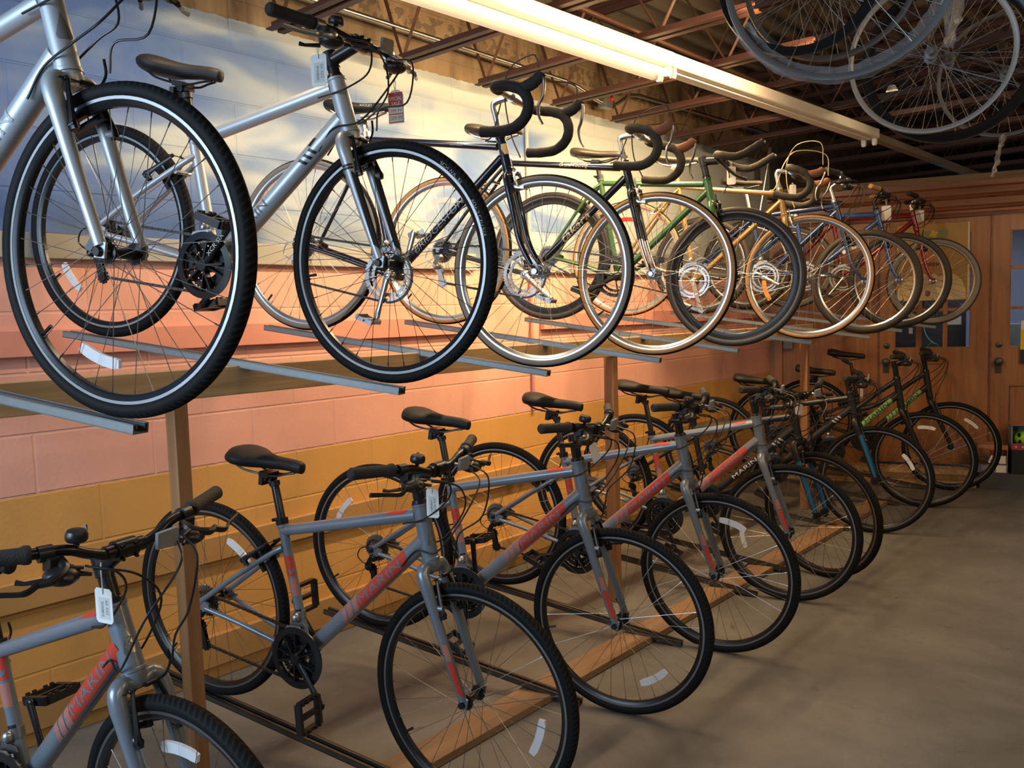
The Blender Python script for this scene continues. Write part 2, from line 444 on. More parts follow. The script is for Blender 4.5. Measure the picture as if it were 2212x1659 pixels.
def reflector_mesh(rad, m='clear', span=.50):
    b = MB(); n = 8; vs = []; fs = []
    for i in range(n+1):
        a = -span/2+span*i/n; h = .012 if 0 < i < n else .009
        for rr, y in ((rad-h, -.004), (rad+h, -.004), (rad+h, .004), (rad-h, .004)): vs.append((rr*cos(a), y+.0, rr*sin(a)))
    for i in range(n):
        for j in range(4): fs.append((i*4+j, i*4+(j+1) % 4, i*4+4+(j+1) % 4, i*4+4+j))
    fs += [(3, 2, 1, 0), (n*4, n*4+1, n*4+2, n*4+3)]
    b.add(vs, fs); b.box((rad, 0, 0), (.022, .009, .007))
    return b.mesh('reflector', m)
WS = {  # R, tyre width, tyre style, rim depth, rim style, spoke material, spokes, hub
 'hyb':   (.345, .036, 'black', .022, 'black', 'steel', 32, 'blackmetal'),
 'hybs':  (.345, .034, 'black', .022, 'black', 'blackspoke', 32, 'blackmetal'),
 'roadb': (.338, .030, 'tangrey', .018, 'silver', 'steel', 36, 'alu'),
 'roadt': (.338, .028, 'tan', .018, 'silver', 'steel', 36, 'alu'),
 'deep':  (.338, .028, 'brown', .042, 'deep', 'steel', 32, 'blackmetal'),
 'mtb':   (.327, .047, 'brown', .018, 'silver', 'steel', 36, 'alu'),
 'mtbk':  (.327, .050, 'knobtan', .018, 'silver', 'steel', 36, 'alu'),
}
def wheel(parent, mw, spec, rear, name, refl=None, refm='clear', spin=0., text=False):
    R_, tw, ts, rd, rs, sm, ns, hm = WS[spec]
    ro = R_-tw*.80; key = (spec, rear)
    w = obj(name, cached(('rim', spec), lambda: rim_mesh(ro, rd, rs, .0125 if tw > .032 else .0105)), parent, mw)
    ty = obj('tyre', cached(('tyre', spec), lambda: tyre_mesh(R_, tw, ts)), w)
    obj('spokes', cached(('sp',)+key, lambda: spokes_mesh(ro-rd+.002, ns, sm, rear)), w, R(spin, 'Y'))
    obj('hub', cached(('hub', hm, rear, ns), lambda: hub_mesh(hm, rear, not rear)), w)
    if rear: obj('cassette', cached('cas', cassette_mesh), w)
    def valve():
        b = MB(); b.tube([(ro-rd, 0, 0), (ro-rd-.030, 0, 0)], [.0035, .0045], 8); return b.mesh('valve', 'blackpart')
    obj('valve', cached(('valve', spec), valve), w, R(1.9+spin, 'Y'))
    if refl is not None:
        for a in (refl if isinstance(refl, (list, tuple)) else [refl]):
            obj('reflector', cached(('ref', refm), lambda: reflector_mesh(.232, refm)), w, R(-math.radians(a), 'Y'))
    if text:
        rc = R_-tw/2
        def ty_y(f): a = math.radians(128-62*f); return -(tw/2+.0008)*sin(a)
        me = arc_text('tyre_lettering', 'SCHWALBE', rc-tw/2*.62+.001, math.radians(62), .011, .085, 'tyretext', ty_y)
        obj('tyre_lettering', me, w)
        me = arc_text('tyre_lettering', 'ROAD CRUISER', rc-tw/2*.62+.001, math.radians(37), .010, .105, 'tyretext', ty_y)
        obj('tyre_lettering', me, w)
    return w

# ------------------------------------------------------------------ bicycle parts
def saddle_mesh(L=.275, W=.155, m='leather', sag=.0, th=.042):
    b = MB(); n = 18; vs = []; fs = []
    sec = [(-.50, .30, .75, -.006), (-.485, .62, .9, -.002), (-.44, .88, 1., .001), (-.36, 1., 1.05, .002), (-.26, .96, 1.05, .000), (-.16, .78, .95, -.004), (-.05, .52, .85, -.007),
           (.08, .34, .78, -.008), (.22, .265, .74, -.006), (.36, .25, .72, -.005), (.44, .24, .72, -.006), (.485, .19, .66, -.009), (.50, .10, .45, -.014)]
    for fx, fw, ft, dz in sec:
        hw = W/2*fw; t = th*ft
        for j in range(n):
            a = 2*PI*j/n; c, s = cos(a), sin(a)
            y = hw*(abs(c)**.8)*(1 if c > 0 else -1); z = dz+(t*.30*s if s > 0 else t*.62*s) - .010*(abs(c)**3)*(fw if fw > .5 else .5) - t*.3
            vs.append((fx*L, y, z))
    k = len(sec)
    for i in range(k-1):
        for j in range(n): fs.append((i*n+j, i*n+(j+1) % n, (i+1)*n+(j+1) % n, (i+1)*n+j))
    fs += [tuple(range(n-1, -1, -1)), tuple((k-1)*n+j for j in range(n))]
    b.add(vs, fs, 0, True)
    return b.mesh('saddle', m)
def rails_mesh(m, drop=.045):
    b = MB()
    for s in (-1, 1):
        b.tube(smooth_path([(-.105, s*.045, -.030), (-.075, s*.036, -drop), (-.02, s*.022, -drop-.006), (.04, s*.022, -drop-.004), (.085, s*.014, -.034), (.115, s*.008, -.026)], 4), .0036, 7)
    b.box((0, 0, -drop-.006), (.04, .052, .016)); b.box((.0, 0, -drop-.017), (.03, .03, .014))
    return b.mesh('saddle_rail', m)
def frame_mesh(g, m):
    b = MB(); bb, st, tts, tth = g['bb'], g['st'], g['tts'], g['tth']; htt, htb, dth = g['htt'], g['htb'], g['dth']
    R_ = g['R']; rT, rD, rS, rH = g['rad']
    P = lambda p, y=0: (p[0], y, p[1])
    bx, bz = bb
    b.tube([P(bb), P(st)], [rS*1.02, rS], 20)
    if 'curve' in g:
        b.tube(smooth_path([P(p) for p in g['curve']], 6), rT, 18)
    else: b.tube([P(tts), P(tth)], [rT*.92, rT], 20)
    b.tube([P(bb), P(dth)], [rD*.97, rD], 20)
    d = V(P(htb))-V(P(htt))
    b.tube([V(P(htt)), V(P(htt))+d*.04, V(P(htt))+d*.05, V(P(htt))+d*.95, V(P(htt))+d*.96, P(htb)], [rH+.0025, rH+.0025, rH, rH+.001, rH+.003, rH+.003], 20)
    b.lathe([(.0001, -.036), (.0205, -.036), (.0205, .036), (.0001, .036)], 20, P(bb), closed=False)
    ss = g['ssj']; dy = .062
    for s in (-1, 1):
        b.tube(smooth_path([(bx-.018, s*.018, bz+.002), (bx-.09, s*.030, bz+(R_-bz)*.22), (.18, s*.044, bz+(R_-bz)*.60), (.035, s*dy, R_-.006)], 5), [rS*.66]*4+[rS*.62]*6+[rS*.55]*6, 12)
        b.tube(smooth_path([(ss[0]+.004, s*.012, ss[1]), (ss[0]-.03, s*.026, ss[1]-(ss[1]-R_)*.10), (ss[0]*.5, s*.048, R_+(ss[1]-R_)*.52), (.012, s*dy, R_+.014)], 5), g.get('rSS', .0095), 12)
        b.prism([(-.018, -.016), (-.012, .016), (.012, .024), (.050, .012), (.052, -.010), (.02, -.022)], s*dy-.004, s*dy+.004, lambda x, y, h: (x, h, y+R_))
    b.tube([(ss[0]-.050, -.032, ss[1]-(ss[1]-R_)*.20), (ss[0]-.050, .032, ss[1]-(ss[1]-R_)*.20)], .007, 8)
    u = (V(P(st))-V(P(bb))).normalized()
    b.tube([V(P(st))-u*.022, V(P(st))+u*.003], rS+.004, 20)
    return b.mesh('frame', m)
def fork_mesh(g, m, sty):
    b = MB(); htt, htb = V((g['htt'][0], 0, g['htt'][1])), V((g['htb'][0], 0, g['htb'][1]))
    d = (htb-htt).normalized(); R_ = g['R']; wb = g['wb']; dr = V((wb, 0, R_)); c = htb+d*.014
    b.tube([htb+d*.001, htb+d*.014, htb+d*.034], [g['rad'][3]+.001, g['rad'][3]+.001, .017], 18)
    for s in (-1, 1):
        y = V((0, s, 0)); e = dr+y*.052
        if sty in ('uni', 'straight'):
            L = (dr-c)
            p = [c+y*.008+d*.012, c+y*.034+d*.004, c+y*.052+d*.022, c+y*.055+L*.22, c+y*.054+L*.5, e+V((0, 0, .012))]
            b.tube(smooth_path(p, 5), [.0175]*5+[.0195]*9+[.0185-.00055*i for i in range(12)], 16)
        else:
            k = (dr-c).dot(d); p0 = c+d*.02+y*.030
            p = [c+d*.008+y*.020, p0+d*.01+y*.004, p0+d*k*.35+y*.008, p0+d*k*.62+y*.012, dr-(dr-(c+d*k))*.42-d*k*.10+y*.046, e+V((-.002, 0, .008))]
            q = smooth_path(p, 6); n = len(q)
            b.tube(q, [.0140-.0068*(i/(n-1))**1.3 for i in range(n)], 14, mi=0)
            if sty == 'chrome':
                j = int(n*.52); b.tube([x for x in q[j:]], [(.0140-.0068*((j+i)/(n-1))**1.3)+.0006 for i in range(n-j)], 14, mi=1)
        b.prism([(-.014, -.012), (.014, -.012), (.016, .02), (-.014, .024)], s*.052-.003, s*.052+.003, lambda x, z, h: (wb+x, h, R_+z))
    if sty == 'uni':                                        # brake bosses
        for s in (-1, 1):
            q = c+(dr-c)*.29; b.tube([q+V((0, s*.05, 0)), q+V((.03, s*.047, .004))], .009, 10)
    return b.mesh('fork', m)
def crank_mesh(kind):
    b = MB()
    if kind == 'guard':
        b.lathe([(.102, -.050), (.102, -.054), (.080, -.056), (.077, -.050)], 60)
        gear(b, .094, -.046, .003, 46, .074, 5, .020, .03); gear(b, .070, -.039, .003, 36, .054, 5, .014, .03); gear(b, .052, -.033, .003, 26, .036, 5, .014, .03)
        for i in range(5):
            a = 2*PI*i/5+.5; b.tube([(.058*cos(a), -.060, .058*sin(a)), (.058*cos(a), -.036, .058*sin(a))], .006, 8)
            b.bar((.012*cos(a), -.054, .012*sin(a)), (.075*cos(a), -.052, .075*sin(a)), .006, .022, up=(0, 1, 0))
        b.lathe([(.0001, -.066), (.016, -.066), (.020, -.060), (.022, -.03), (.0001, -.03)], 20, closed=False)
    else:
        gear(b, .100, -.046, .0032, 50, .086, 5, .016, .03, .0045); gear(b, .076, -.039, .003, 38, .065, 0, .014, .03, .004)
        for i in range(5):
            a = 2*PI*i/5; b.tube([(.070*cos(a), -.050, .070*sin(a)), (.070*cos(a), -.036, .070*sin(a))], .0055, 8)
        b.lathe([(.0001, -.062), (.013, -.062), (.018, -.056), (.022, -.03), (.0001, -.03)], 20, closed=False)
    return b
def arm_mesh(s, m):
    b = MB(); y0, y1 = s*.052, s*.068
    b.tube([(0, y0, 0), (.03, s*.058, 0), (.10, s*.063, 0), (.170, y1, 0)], [.016, .0125, .0105, .0125], 12, sy=.62, up=(0, 0, 1))
    b.ball((.170, y1, 0), (.0135, .008, .0135)); b.ball((0, y0, 0), (.018, .012, .018))
    return b.mesh('crank_arm', m)
def pedal_mesh(s, kind):
    b = MB(); y0 = s*.012
    b.tube([(0, -s*.004, 0), (0, s*.098, 0)], [.0065, .005], 8)
    if kind == 'plat':
        for x in (-.046, 0, .046): b.bar((x, s*.018, 0), (x, s*.100, 0), .011, .020)
        for y in (.016, .102): b.bar((-.046, s*y, 0), (.046, s*y, 0), .012, .022)
        for x in (-.046, .046):
            for y in (.026, .044, .074, .092): b.box((x, s*y, .013), (.008, .008, .006))
    else:
        for y in (.022, .088): b.prism([(-.036, -.008), (-.030, .014), (-.022, .008), (.022, .008), (.030, .014), (.036, -.008)], s*y-.0015, s*y+.0015)
        for x in (-.034, .034): b.bar((x, s*.02, .003), (x, s*.09, .003), .004, .014)
    return b.mesh('pedal', 'blackpart' if kind == 'plat' else 'greyalu')
def chain_mesh(g):
    b = MB(); bx, bz = g['bb']; R_ = g['R']; rc = .086 if g['crank'] == 'guard' else .100
    if g.get('single'): lo = (0., R_-.032)
    else: lo = (.030, R_-.145)
    segs = [((bx, -.046, bz+rc), (0., -.040, R_+.036)), ((bx-.01, -.046, bz-rc), (lo[0], -.044, lo[1]))]
    for a, e in segs:
        a, e = V(a), V(e); n = max(2, int((e-a).length/.0127)); d = (e-a)/n
        for i in range(n):
            p = a+d*i
            b.bar(p-d*.10, p+d*1.10, .0075 if i % 2 else .0050, .0085, mi=0)
    for c, r, a0, a1, y in ((V((bx, 0, bz)), rc, -PI/2, PI/2, -.046), (V((0, 0, R_)), .036, PI/2, 3*PI/2 if g.get('single') else PI*1.2, -.041)):
        n = max(3, int(abs(a1-a0)*r/.0127))
        for i in range(n):
            p, q = a0+(a1-a0)*i/n, a0+(a1-a0)*(i+1)/n
            b.bar(c+V((r*cos(p), y, r*sin(p))), c+V((r*cos(q), y, r*sin(q))), .0075 if i % 2 else .005, .0085)
    return b.mesh('chain', 'darksteel')
def derailleur_mesh(R_, big=True):
    b = MB(); y = -.062
    b.ball((.012, y, R_-.030), (.017, .014, .017)); b.bar((.008, y-.006, R_-.026), (-.006, y-.012, R_-.064), .022, .020); b.ball((-.004, y-.004, R_-.072), (.016, .016, .016))
    for yy in (-.052, -.040): b.prism([(-.012, -.062), (.010, -.070), (.044, -.150), (.030, -.162), (.016, -.158)], yy-.001, yy+.001, lambda x, z, h: (x, h, R_+z))
    for x, z in ((.004, -.084), (.028, -.145)):
        k = MB(); gear(k, .019, 0, .006, 11, .005, 0); b.add([(v[0]+x, v[1]-.046, v[2]+R_+z) for v in k.v], k.f)
        b.tube([(x, -.054, R_+z), (x, -.038, R_+z)], .005, 8)
    b.tube(smooth_path([(.09, -.060, R_+.004), (.02, -.064, R_+.012), (-.045, -.066, R_+.0), (-.062, -.066, R_-.04), (-.03, -.066, R_-.062), (-.01, -.064, R_-.060)], 5), .0025, 6)
    return b
def vbrake_mesh(c0, up, fw):
    """linear-pull brake: c0 rim-boss centre (y=0), up direction along the leg, fw outward normal"""
    b = MB(); c0, up, fw = V(c0), V(up), V(fw)
    for s in (-1, 1):
        y = V((0, s, 0)); p = c0+fw*.024
        b.tube([p+y*.050-up*.012, p+y*.050+up*.004, p+y*.046+up*.03, p+y*.037+up*.075, p+y*.030+up*.105], [.010, .010, .0075, .006, .005], 8, sy=.8)
        b.tube([c0+y*.050+fw*.002, p+y*.050+fw*.008], .0085, 10)
        b.bar(c0+y*.019+up*.026-fw*.045, c0+y*.019+up*.026+fw*.035, .011, .012, up=tuple(up))
        b.tube([p+y*.044+up*.03, c0+y*.019+up*.026], .005, 6)
    p = c0+fw*.024+up*.103
    b.tube([p+V((0, .045, .0)), p+V((0, -.052, 0))], .0016, 6)
    b.tube([p+V((0, .002, 0)), p+V((0, .028, 0))], .0055, 8)
    b.tube(smooth_path([p+V((0, .03, 0)), p+V((0, .05, .004)), p+V((0, .062, .03)), p+V((0, .055, .06))], 4), .0032, 6)
    b.ball(p+V((0, -.034, 0)), (.006, .006, .006))
    return b.mesh('brake', 'blackmetal')
def caliper_mesh(c, ax, fw, m='alu'):
    b = MB(); c, ax, fw = V(c), V(ax), V(fw); p = c+fw*.030
    for s in (-1, 1):
        y = V((0, s, 0))
        b.tube(smooth_path([p-ax*.012-y*.012, p-ax*.004+y*.02, p+ax*.018+y*.033, p+ax*.045+y*.028], 5), [.007]*8+[.0055]*8, 8)
        b.bar(p+ax*.048+y*.016-V((.018, 0, 0)), p+ax*.048+y*.016+V((.022, 0, 0)), .010, .010)
        b.tube([p-ax*.010-y*.012, p-ax*.022-y*.030], [.006, .004], 8)
    b.tube([c, p+fw*.012], .006, 8); b.ball(p+fw*.006, (.009, .009, .009))
    b.tube([p-ax*.022-V((0, .030, 0)), p-ax*.050-V((0, .028, 0))], .003, 6)
    return b.mesh('brake', m)
def reflect(pts, s): return [(x, s*y, z) for x, y, z in pts]

# ------------------------------------------------------------------ handlebars
def flat_bar(cx, cz, half=.305, rise=.022, sweep=.075, m='blackmetal'):
    b = MB()
    right = [(cx, 0, cz), (cx+.002, -.045, cz), (cx, -.085, cz+rise*.45), (cx-.008, -.125, cz+rise), (cx-.03, -.20, cz+rise+.004), (cx-sweep, -half, cz+rise+.004)]
    left = reflect(right, -1)
    path = smooth_path(list(reversed(left))[:-1]+right, 5)
    b.tube(path, .0115, 12)
    b.tube([(cx, -.045, cz), (cx, .045, cz)], .0158, 14)
    return b.mesh('handlebar', m)
def grip_mesh(cx, cz, s, half=.305, rise=.022, sweep=.075, m='grip', L=.13):
    a = V((cx-.03, s*.20, cz+rise+.004)); e = V((cx-sweep, s*half, cz+rise+.004)); d = (e-a).normalized()
    b = MB(); p = e-d*L
    pts = [p, p+d*.004, p+d*.012, p+d*.02, e-d*.02, e, e+d*.006]; b.tube(pts, [.0165, .019, .019, .0162, .0168, .0175, .013], 14)
    return b.mesh('grip', m)
def lever_mesh(cx, cz, s, rise, m='blackpart', tip=(.045, .29, -.035)):
    b = MB(); y = s*.155; z = cz+rise
    b.tube([(cx-.012, s*.150, z+.002), (cx-.018, s*.176, z+.002)], .0168, 12)
    b.tube(smooth_path([(cx+.002, s*.145, z-.012), (cx+.03, s*.150, z-.022), (cx+.045, s*.185, z-.030), (cx+.028, s*.215, z-.034)], 4), [.011]*4+[.0095]*5+[.008]*4, 8)
    q = smooth_path([(cx+.036, s*.205, z-.032), (cx+.040, s*.235, z-.040), (cx+.018, s*.265, z-.040), (cx-.004, s*.310, z-.036)], 5)
    b.tube(q, [.0075]*6+[.0062]*6+[.0068]*4, 8, sy=.6)
    b.tube([(cx+.030, s*.145, z-.020), (cx+.040, s*.118, z-.024)], [.0055, .004], 8)
    return b.mesh('brake_lever', m)
def shifter_mesh(cx, cz, s, rise):
    b = MB(); z = cz+rise
    b.ball((cx+.020, s*.150, z-.036), (.036, .034, .020), 12, 8); b.box((cx+.0, s*.158, z-.016), (.026, .022, .03))
    b.tube([(cx-.004, s*.165, z-.050), (cx-.030, s*.195, z-.056), (cx-.042, s*.205, z-.054)], [.006, .0045, .006], 8)
    b.tube([(cx+.035, s*.125, z-.036), (cx+.052, s*.108, z-.038)], [.006, .004], 8)
    return b.mesh('shifter', 'blackpart')
def drop_bar_path(cx, cz, s, rot, W=.20):
    P = [(0, .0, 0), (0, .10, 0), (.002, .165, 0), (.025, .195, 0), (.075, .20, -.002), (.118, .20, -.016), (.142, .20, -.055), (.136, .203, -.100), (.100, .206, -.135), (.045, .208, -.148), (-.012, .208, -.152)]
    c, k = cos(rot), sin(rot)
    return smooth_path([(cx+x*c-z*k, s*y*W/.2, cz+x*k+z*c) for x, y, z in P], 5)
def drop_half(cx, cz, s, rot, m):
    p = drop_bar_path(cx, cz, s, rot); b = MB()
    st = 7; b.tube(p[st:], [.0178+(.0007 if (i//2) % 2 else 0) for i in range(len(p)-st)], 14)
    b.ball(p[-1], (.006, .016, .016)); return b.mesh('bar_tape', m)
def hood_mesh(cx, cz, s, rot, m):
    c, k = cos(rot), sin(rot); F = lambda x, z, y=.20: (cx+x*c-z*k, s*y, cz+x*k+z*c)
    b = MB(); b.tube(smooth_path([F(.098, -.008), F(.126, -.002), F(.152, .012), F(.170, .032), F(.175, .044)], 4), [.018]*4+[.0205]*5+[.019]*4+[.0175]*3+[.010], 12, sy=.85)
    return b.mesh('brake_hood', m)
def droplever_mesh(cx, cz, s, rot, m='alu'):
    c, k = cos(rot), sin(rot); F = lambda x, z, y=.20: (cx+x*c-z*k, s*y, cz+x*k+z*c)
    b = MB(); q = smooth_path([F(.176, .036), F(.187, .018), F(.188, -.03), F(.180, -.060, .206), F(.188, -.095, .212), F(.204, -.118, .214)], 5)
    n = len(q); b.tube(q, [.010-.004*i/(n-1) for i in range(n)], 10, sy=.62, up=(0, 1, 0)); return b.mesh('brake_lever', m)

# ------------------------------------------------------------------ the bicycle
def bike_matrix(r, f, wb, R_):
    """rear and front hub in the room -> matrix of the bike, origin at the rear tyre's contact point"""
    r, f = V(r), V(f); x = (f-r).normalized(); r = f-x*wb
    y = V((0, 0, 1)).cross(x).normalized(); z = x.cross(y)
    m = Matrix((x, y, z)).transposed().to_4x4(); m.translation = r-z*R_
    return m
BIKES = {}
def bicycle(key, label, group, r, f, s):
    g = s['g']; R_ = WS[s['wf']][0]; g['R'] = R_; wb = g['wb']; MW = bike_matrix(r, f, wb, R_)
    root = empty('bicycle', MW, label, 'bicycle', group); BIKES[key] = (MW, s)
    gk = s['gk']; paint = s['paint']
    htt, htb = V((g['htt'][0], 0, g['htt'][1])), V((g['htb'][0], 0, g['htb'][1])); d = (htb-htt).normalized()
    S = T(htb) @ Matrix.Rotation(math.radians(s.get('steer', 0)), 4, d) @ T(-htb)
    BIKES[key] = (MW, s, S)
    # wheels
    wheel(root, T((0, 0, R_)), s['wr'], True, 'rear_wheel', s.get('rrefl'), s.get('rrefm', 'clear'), s.get('spin', .3))
    wheel(root, S @ T((wb, 0, R_)), s['wf'], False, 'front_wheel', s.get('frefl'), s.get('frefm', 'clear'), s.get('spin', .3)*1.7, s.get('tyretext', False))
    fr = obj('frame', cached(('frame', gk, paint), lambda: frame_mesh(g, paint)), root)
    fk = obj('fork', cached(('fork', gk, s.get('forkpaint', paint), s['fork']), lambda: fork_mesh(g, [s.get('forkpaint', paint), 'chrome'], s['fork'])), root, S)
    # stem
    cx, cz = g['clamp']; sp = g.get('spacer', .05); top = htt-d*sp; sr = g.get('stem_r', .016); sm = s.get('stem', 'blackmetal')
    def stem():
        b = MB(); quill = s['bar'] in ('drop',) or s.get('quill')
        b.tube([htt-d*.001, htt-d*.012], [g['rad'][3]+.002, g['rad'][3]*.9], 18)
        if quill:
            b.tube(smooth_path([htt, htt-d*(sp*.6), top-d*-.012, top+V((.012, 0, .004)), V((cx-.03, 0, cz)), V((cx, 0, cz))], 4), .0112, 14)
            b.tube([htt-d*.012, htt-d*.022], .017, 8)
            b.tube([(cx, -.026, cz), (cx, .026, cz)], .0175, 14)
        else:
            b.tube([htt-d*.012, htt-d*.013, top+d*.022, top+d*.021], [.0205, .018, .018, .020], 18)
            b.tube([top+d*.022, top-d*.024], .0205, 18)
            b.tube([top, V((cx, 0, cz))], [.0185, .0165], 16)
            b.tube([(cx, -.024, cz), (cx, .024, cz)], .0215, 16)
            for yy in (-.016, .016):
                for zz in (-.015, .015): b.tube([(cx+.014, yy, cz+zz), (cx+.023, yy, cz+zz)], .0038, 8)
        return b.mesh('stem', sm)
    obj('stem', cached(('stem', gk, sm, s['bar']), stem), root, S)
    # handlebar
    bar = s['bar']
    if bar == 'flat':
        rise, sweep, half = g.get('rise', .022), g.get('sweep', .075), g.get('half', .305); bm_ = s.get('barm', 'blackmetal')
        hb = obj('handlebar', cached(('hb', gk, bm_), lambda: flat_bar(cx, cz, half, rise, sweep, bm_)), root, S)
        for sd in (-1, 1):
            obj('grip', cached(('grip', gk, sd, s.get('gripm', 'grip')), lambda: grip_mesh(cx, cz, sd, half, rise, sweep, s.get('gripm', 'grip'))), hb)
            obj('brake_lever', cached(('bl', gk, sd, s.get('leverm', 'blackpart')), lambda: lever_mesh(cx, cz, sd, rise, s.get('leverm', 'blackpart'))), hb)
            obj('shifter', cached(('sh', gk, sd), lambda: shifter_mesh(cx, cz, sd, rise)), hb)
        if s.get('bell'):
            def bell():
                b = MB(); p = (cx-.004, -.105, cz+rise+.006)
                b.tube([p, V(p)+V((0, 0, .012))], .006, 8); b.lathe([(.0001, .010), (.019, .010), (.0215, .014), (.0215, .024), (.018, .031), (.0001, .033)], 20, p, 'z', closed=False)
                b.tube([V(p)+V((-.004, .018, .016)), V(p)+V((-.02, .034, .018)), V(p)+V((-.026, .036, .026))], .0035, 6); return b.mesh('bell', 'blackpart')
            obj('bell', cached(('bell', gk), bell), hb)
        if s.get('fref', True):
            def fref():
                b = MB(); b.prism([(-.026, -.018), (.022, -.022), (.027, -.016), (.027, .016), (.022, .021), (-.026, .018)], 0, .009, lambda x, z, h: (cx+.035+h, .075+x, cz+.012+z)); b.tube([(cx+.002, .070, cz+.004), (cx+.036, .072, cz+.004)], .006, 6)
                return b.mesh('front_reflector', 'smokeclear')
            obj('front_reflector', cached(('fref', gk), fref), hb)
    elif bar == 'drop':
        rot = math.radians(g.get('rot', 0)); tm, hm = s.get('tape', 'tape'), s.get('hoodm', 'tape')
        def core():
            b = MB(); b.tube(list(reversed(drop_bar_path(cx, cz, 1, rot)[:9]))+drop_bar_path(cx, cz, -1, rot)[1:9], .0125, 12); return b.mesh('handlebar', 'alu')
        hb = obj('handlebar', cached(('hb', gk), core), root, S)
        for sd in (-1, 1):
            obj('bar_tape', drop_half(cx, cz, sd, rot, tm), hb); obj('brake_hood', hood_mesh(cx, cz, sd, rot, hm), hb); obj('brake_lever', droplever_mesh(cx, cz, sd, rot), hb)
    elif bar == 'bull':
        Pb = [(0, 0, 0), (0, .10, .004), (.004, .155, .004), (.03, .185, -.001), (.09, .192, -.006), (.135, .194, .010), (.185, .197, .045), (.215, .198, .066)]
        pth = {sd: smooth_path([(cx+x, sd*y, cz+z) for x, y, z in Pb], 5) for sd in (-1, 1)}
        b = MB(); b.tube(list(reversed(pth[1][:8]))+pth[-1][1:8], .013, 12); hb = obj('handlebar', b.mesh('handlebar', 'blackmetal'), root, S)
        for sd in (-1, 1):
            b = MB(); q = pth[sd][5:]; b.tube(q, [.0175+(.0008 if (i//2) % 2 else 0) for i in range(len(q))], 14); obj('bar_tape', b.mesh('bar_tape', 'browntape'), hb)
            b = MB(); b.ball(q[-1], (.010, .010, .010)); obj('bar_plug', b.mesh('bar_plug', 'alu'), hb)
        b = MB(); b.tube(smooth_path([(cx+.005, -.13, cz-.01), (cx+.03, -.12, cz-.03), (cx+.09, -.11, cz-.075), (cx+.15, -.105, cz-.095)], 4), [.011]*4+[.007]*9, 8, sy=.7); obj('brake_lever', b.mesh('brake_lever', 'blackpart'), hb)
    # saddle and post
    sx, sz = g['saddle']; st = V((g['st'][0], 0, g['st'][1])); u = (st-V((g['bb'][0], 0, g['bb'][1]))).normalized(); pk = g.get('post_r', .0136)
    L, W, sm_, th = (tuple(s.get('sad', (.285, .168, 'leather', .060)))+(.048,))[:4]
    def post():
        b = MB(); e = V((sx, 0, sz-(.086 if th > .05 else .078))); k = st+u*max(.03, (e-st).dot(u)-.03)
        b.tube([st-u*.05, k, k+(e-k)*.6, e], [pk, pk, pk*.95, .011], 16); b.box(e+V((0, 0, .004)), (.05, .03, .016)); b.tube([e+V((.0, -.02, 0)), e+V((0, .02, 0))], .009, 10)
        return b.mesh('seat_post', s.get('post', 'blackmetal'))
    po = obj('seat_post', cached(('post', gk, s.get('post', 'blackmetal')), post), root)
    if s.get('rearref'):
        def rr():
            b = MB(); e = st+u*((V((sx, 0, sz))-st).dot(u)-.10); b.tube([e+u*.006, e-u*.010], pk+.004, 14); b.box(e+V((-.040, 0, .004)), (.016, .046, .034)); b.tube([e, e+V((-.036, 0, 0))], .006, 6); return b.mesh('rear_reflector', 'blackpart')
        obj('rear_reflector', cached(('rr', gk), rr), po)
    L, W, sm_, th = (tuple(s.get('sad', (.285, .168, 'leather', .060)))+(.048,))[:4]
    sa = obj('saddle', cached(('sad', L, W, sm_, th), lambda: saddle_mesh(L, W, sm_, 0, th)), root, T((sx, 0, sz)) @ R(math.radians(s.get('sadtilt', 2)), 'Y'))
    obj('saddle_rail', cached(('rail', s.get('railm', 'blackmetal')), lambda: rails_mesh(s.get('railm', 'blackmetal'))), sa, T((0, 0, -.020 if th > .05 else -.012)))
    if s.get('collar', True):
        def col():
            b = MB(); b.tube([st-u*.012, st+u*.008], g['rad'][2]+.005, 18); b.tube([st+V((-.024, -.016, -.002)), st+V((-.024, .016, -.002))], .006, 8); return b.mesh('seat_collar', s.get('collarm', 'blackmetal'))
        obj('seat_collar', cached(('col', gk, s.get('collarm')), col), root)
    # drivetrain
    ck = s['crank']; g['crank'] = ck; cm = s.get('crankm', 'blackmetal'); bbm = T((g['bb'][0], 0, g['bb'][1])); ca = math.radians(s.get('ca', -40))
    obj('crankset', cached(('crank', ck, cm), lambda: crank_mesh(ck).mesh('crankset', cm)), root, bbm @ R(-ca, 'Y'))
    armm = s.get('armm', cm)
    for sd in (-1, 1):
        a = ca if sd < 0 else ca+PI
        obj('crank_arm', cached(('arm', sd, armm), lambda: arm_mesh(sd, armm)), root, bbm @ R(-a, 'Y'))
        p = bbm @ V((.170*cos(a), sd*.068, .170*sin(a)))
        obj('pedal', cached(('ped', sd, s.get('ped', 'plat')), lambda: pedal_mesh(sd, s.get('ped', 'plat'))), root, T(p) @ R(math.radians(s.get('pa', 15)*(1 if sd < 0 else -1.3)), 'Y'))
    obj('chain', cached(('chain', gk), lambda: chain_mesh(g)), root)
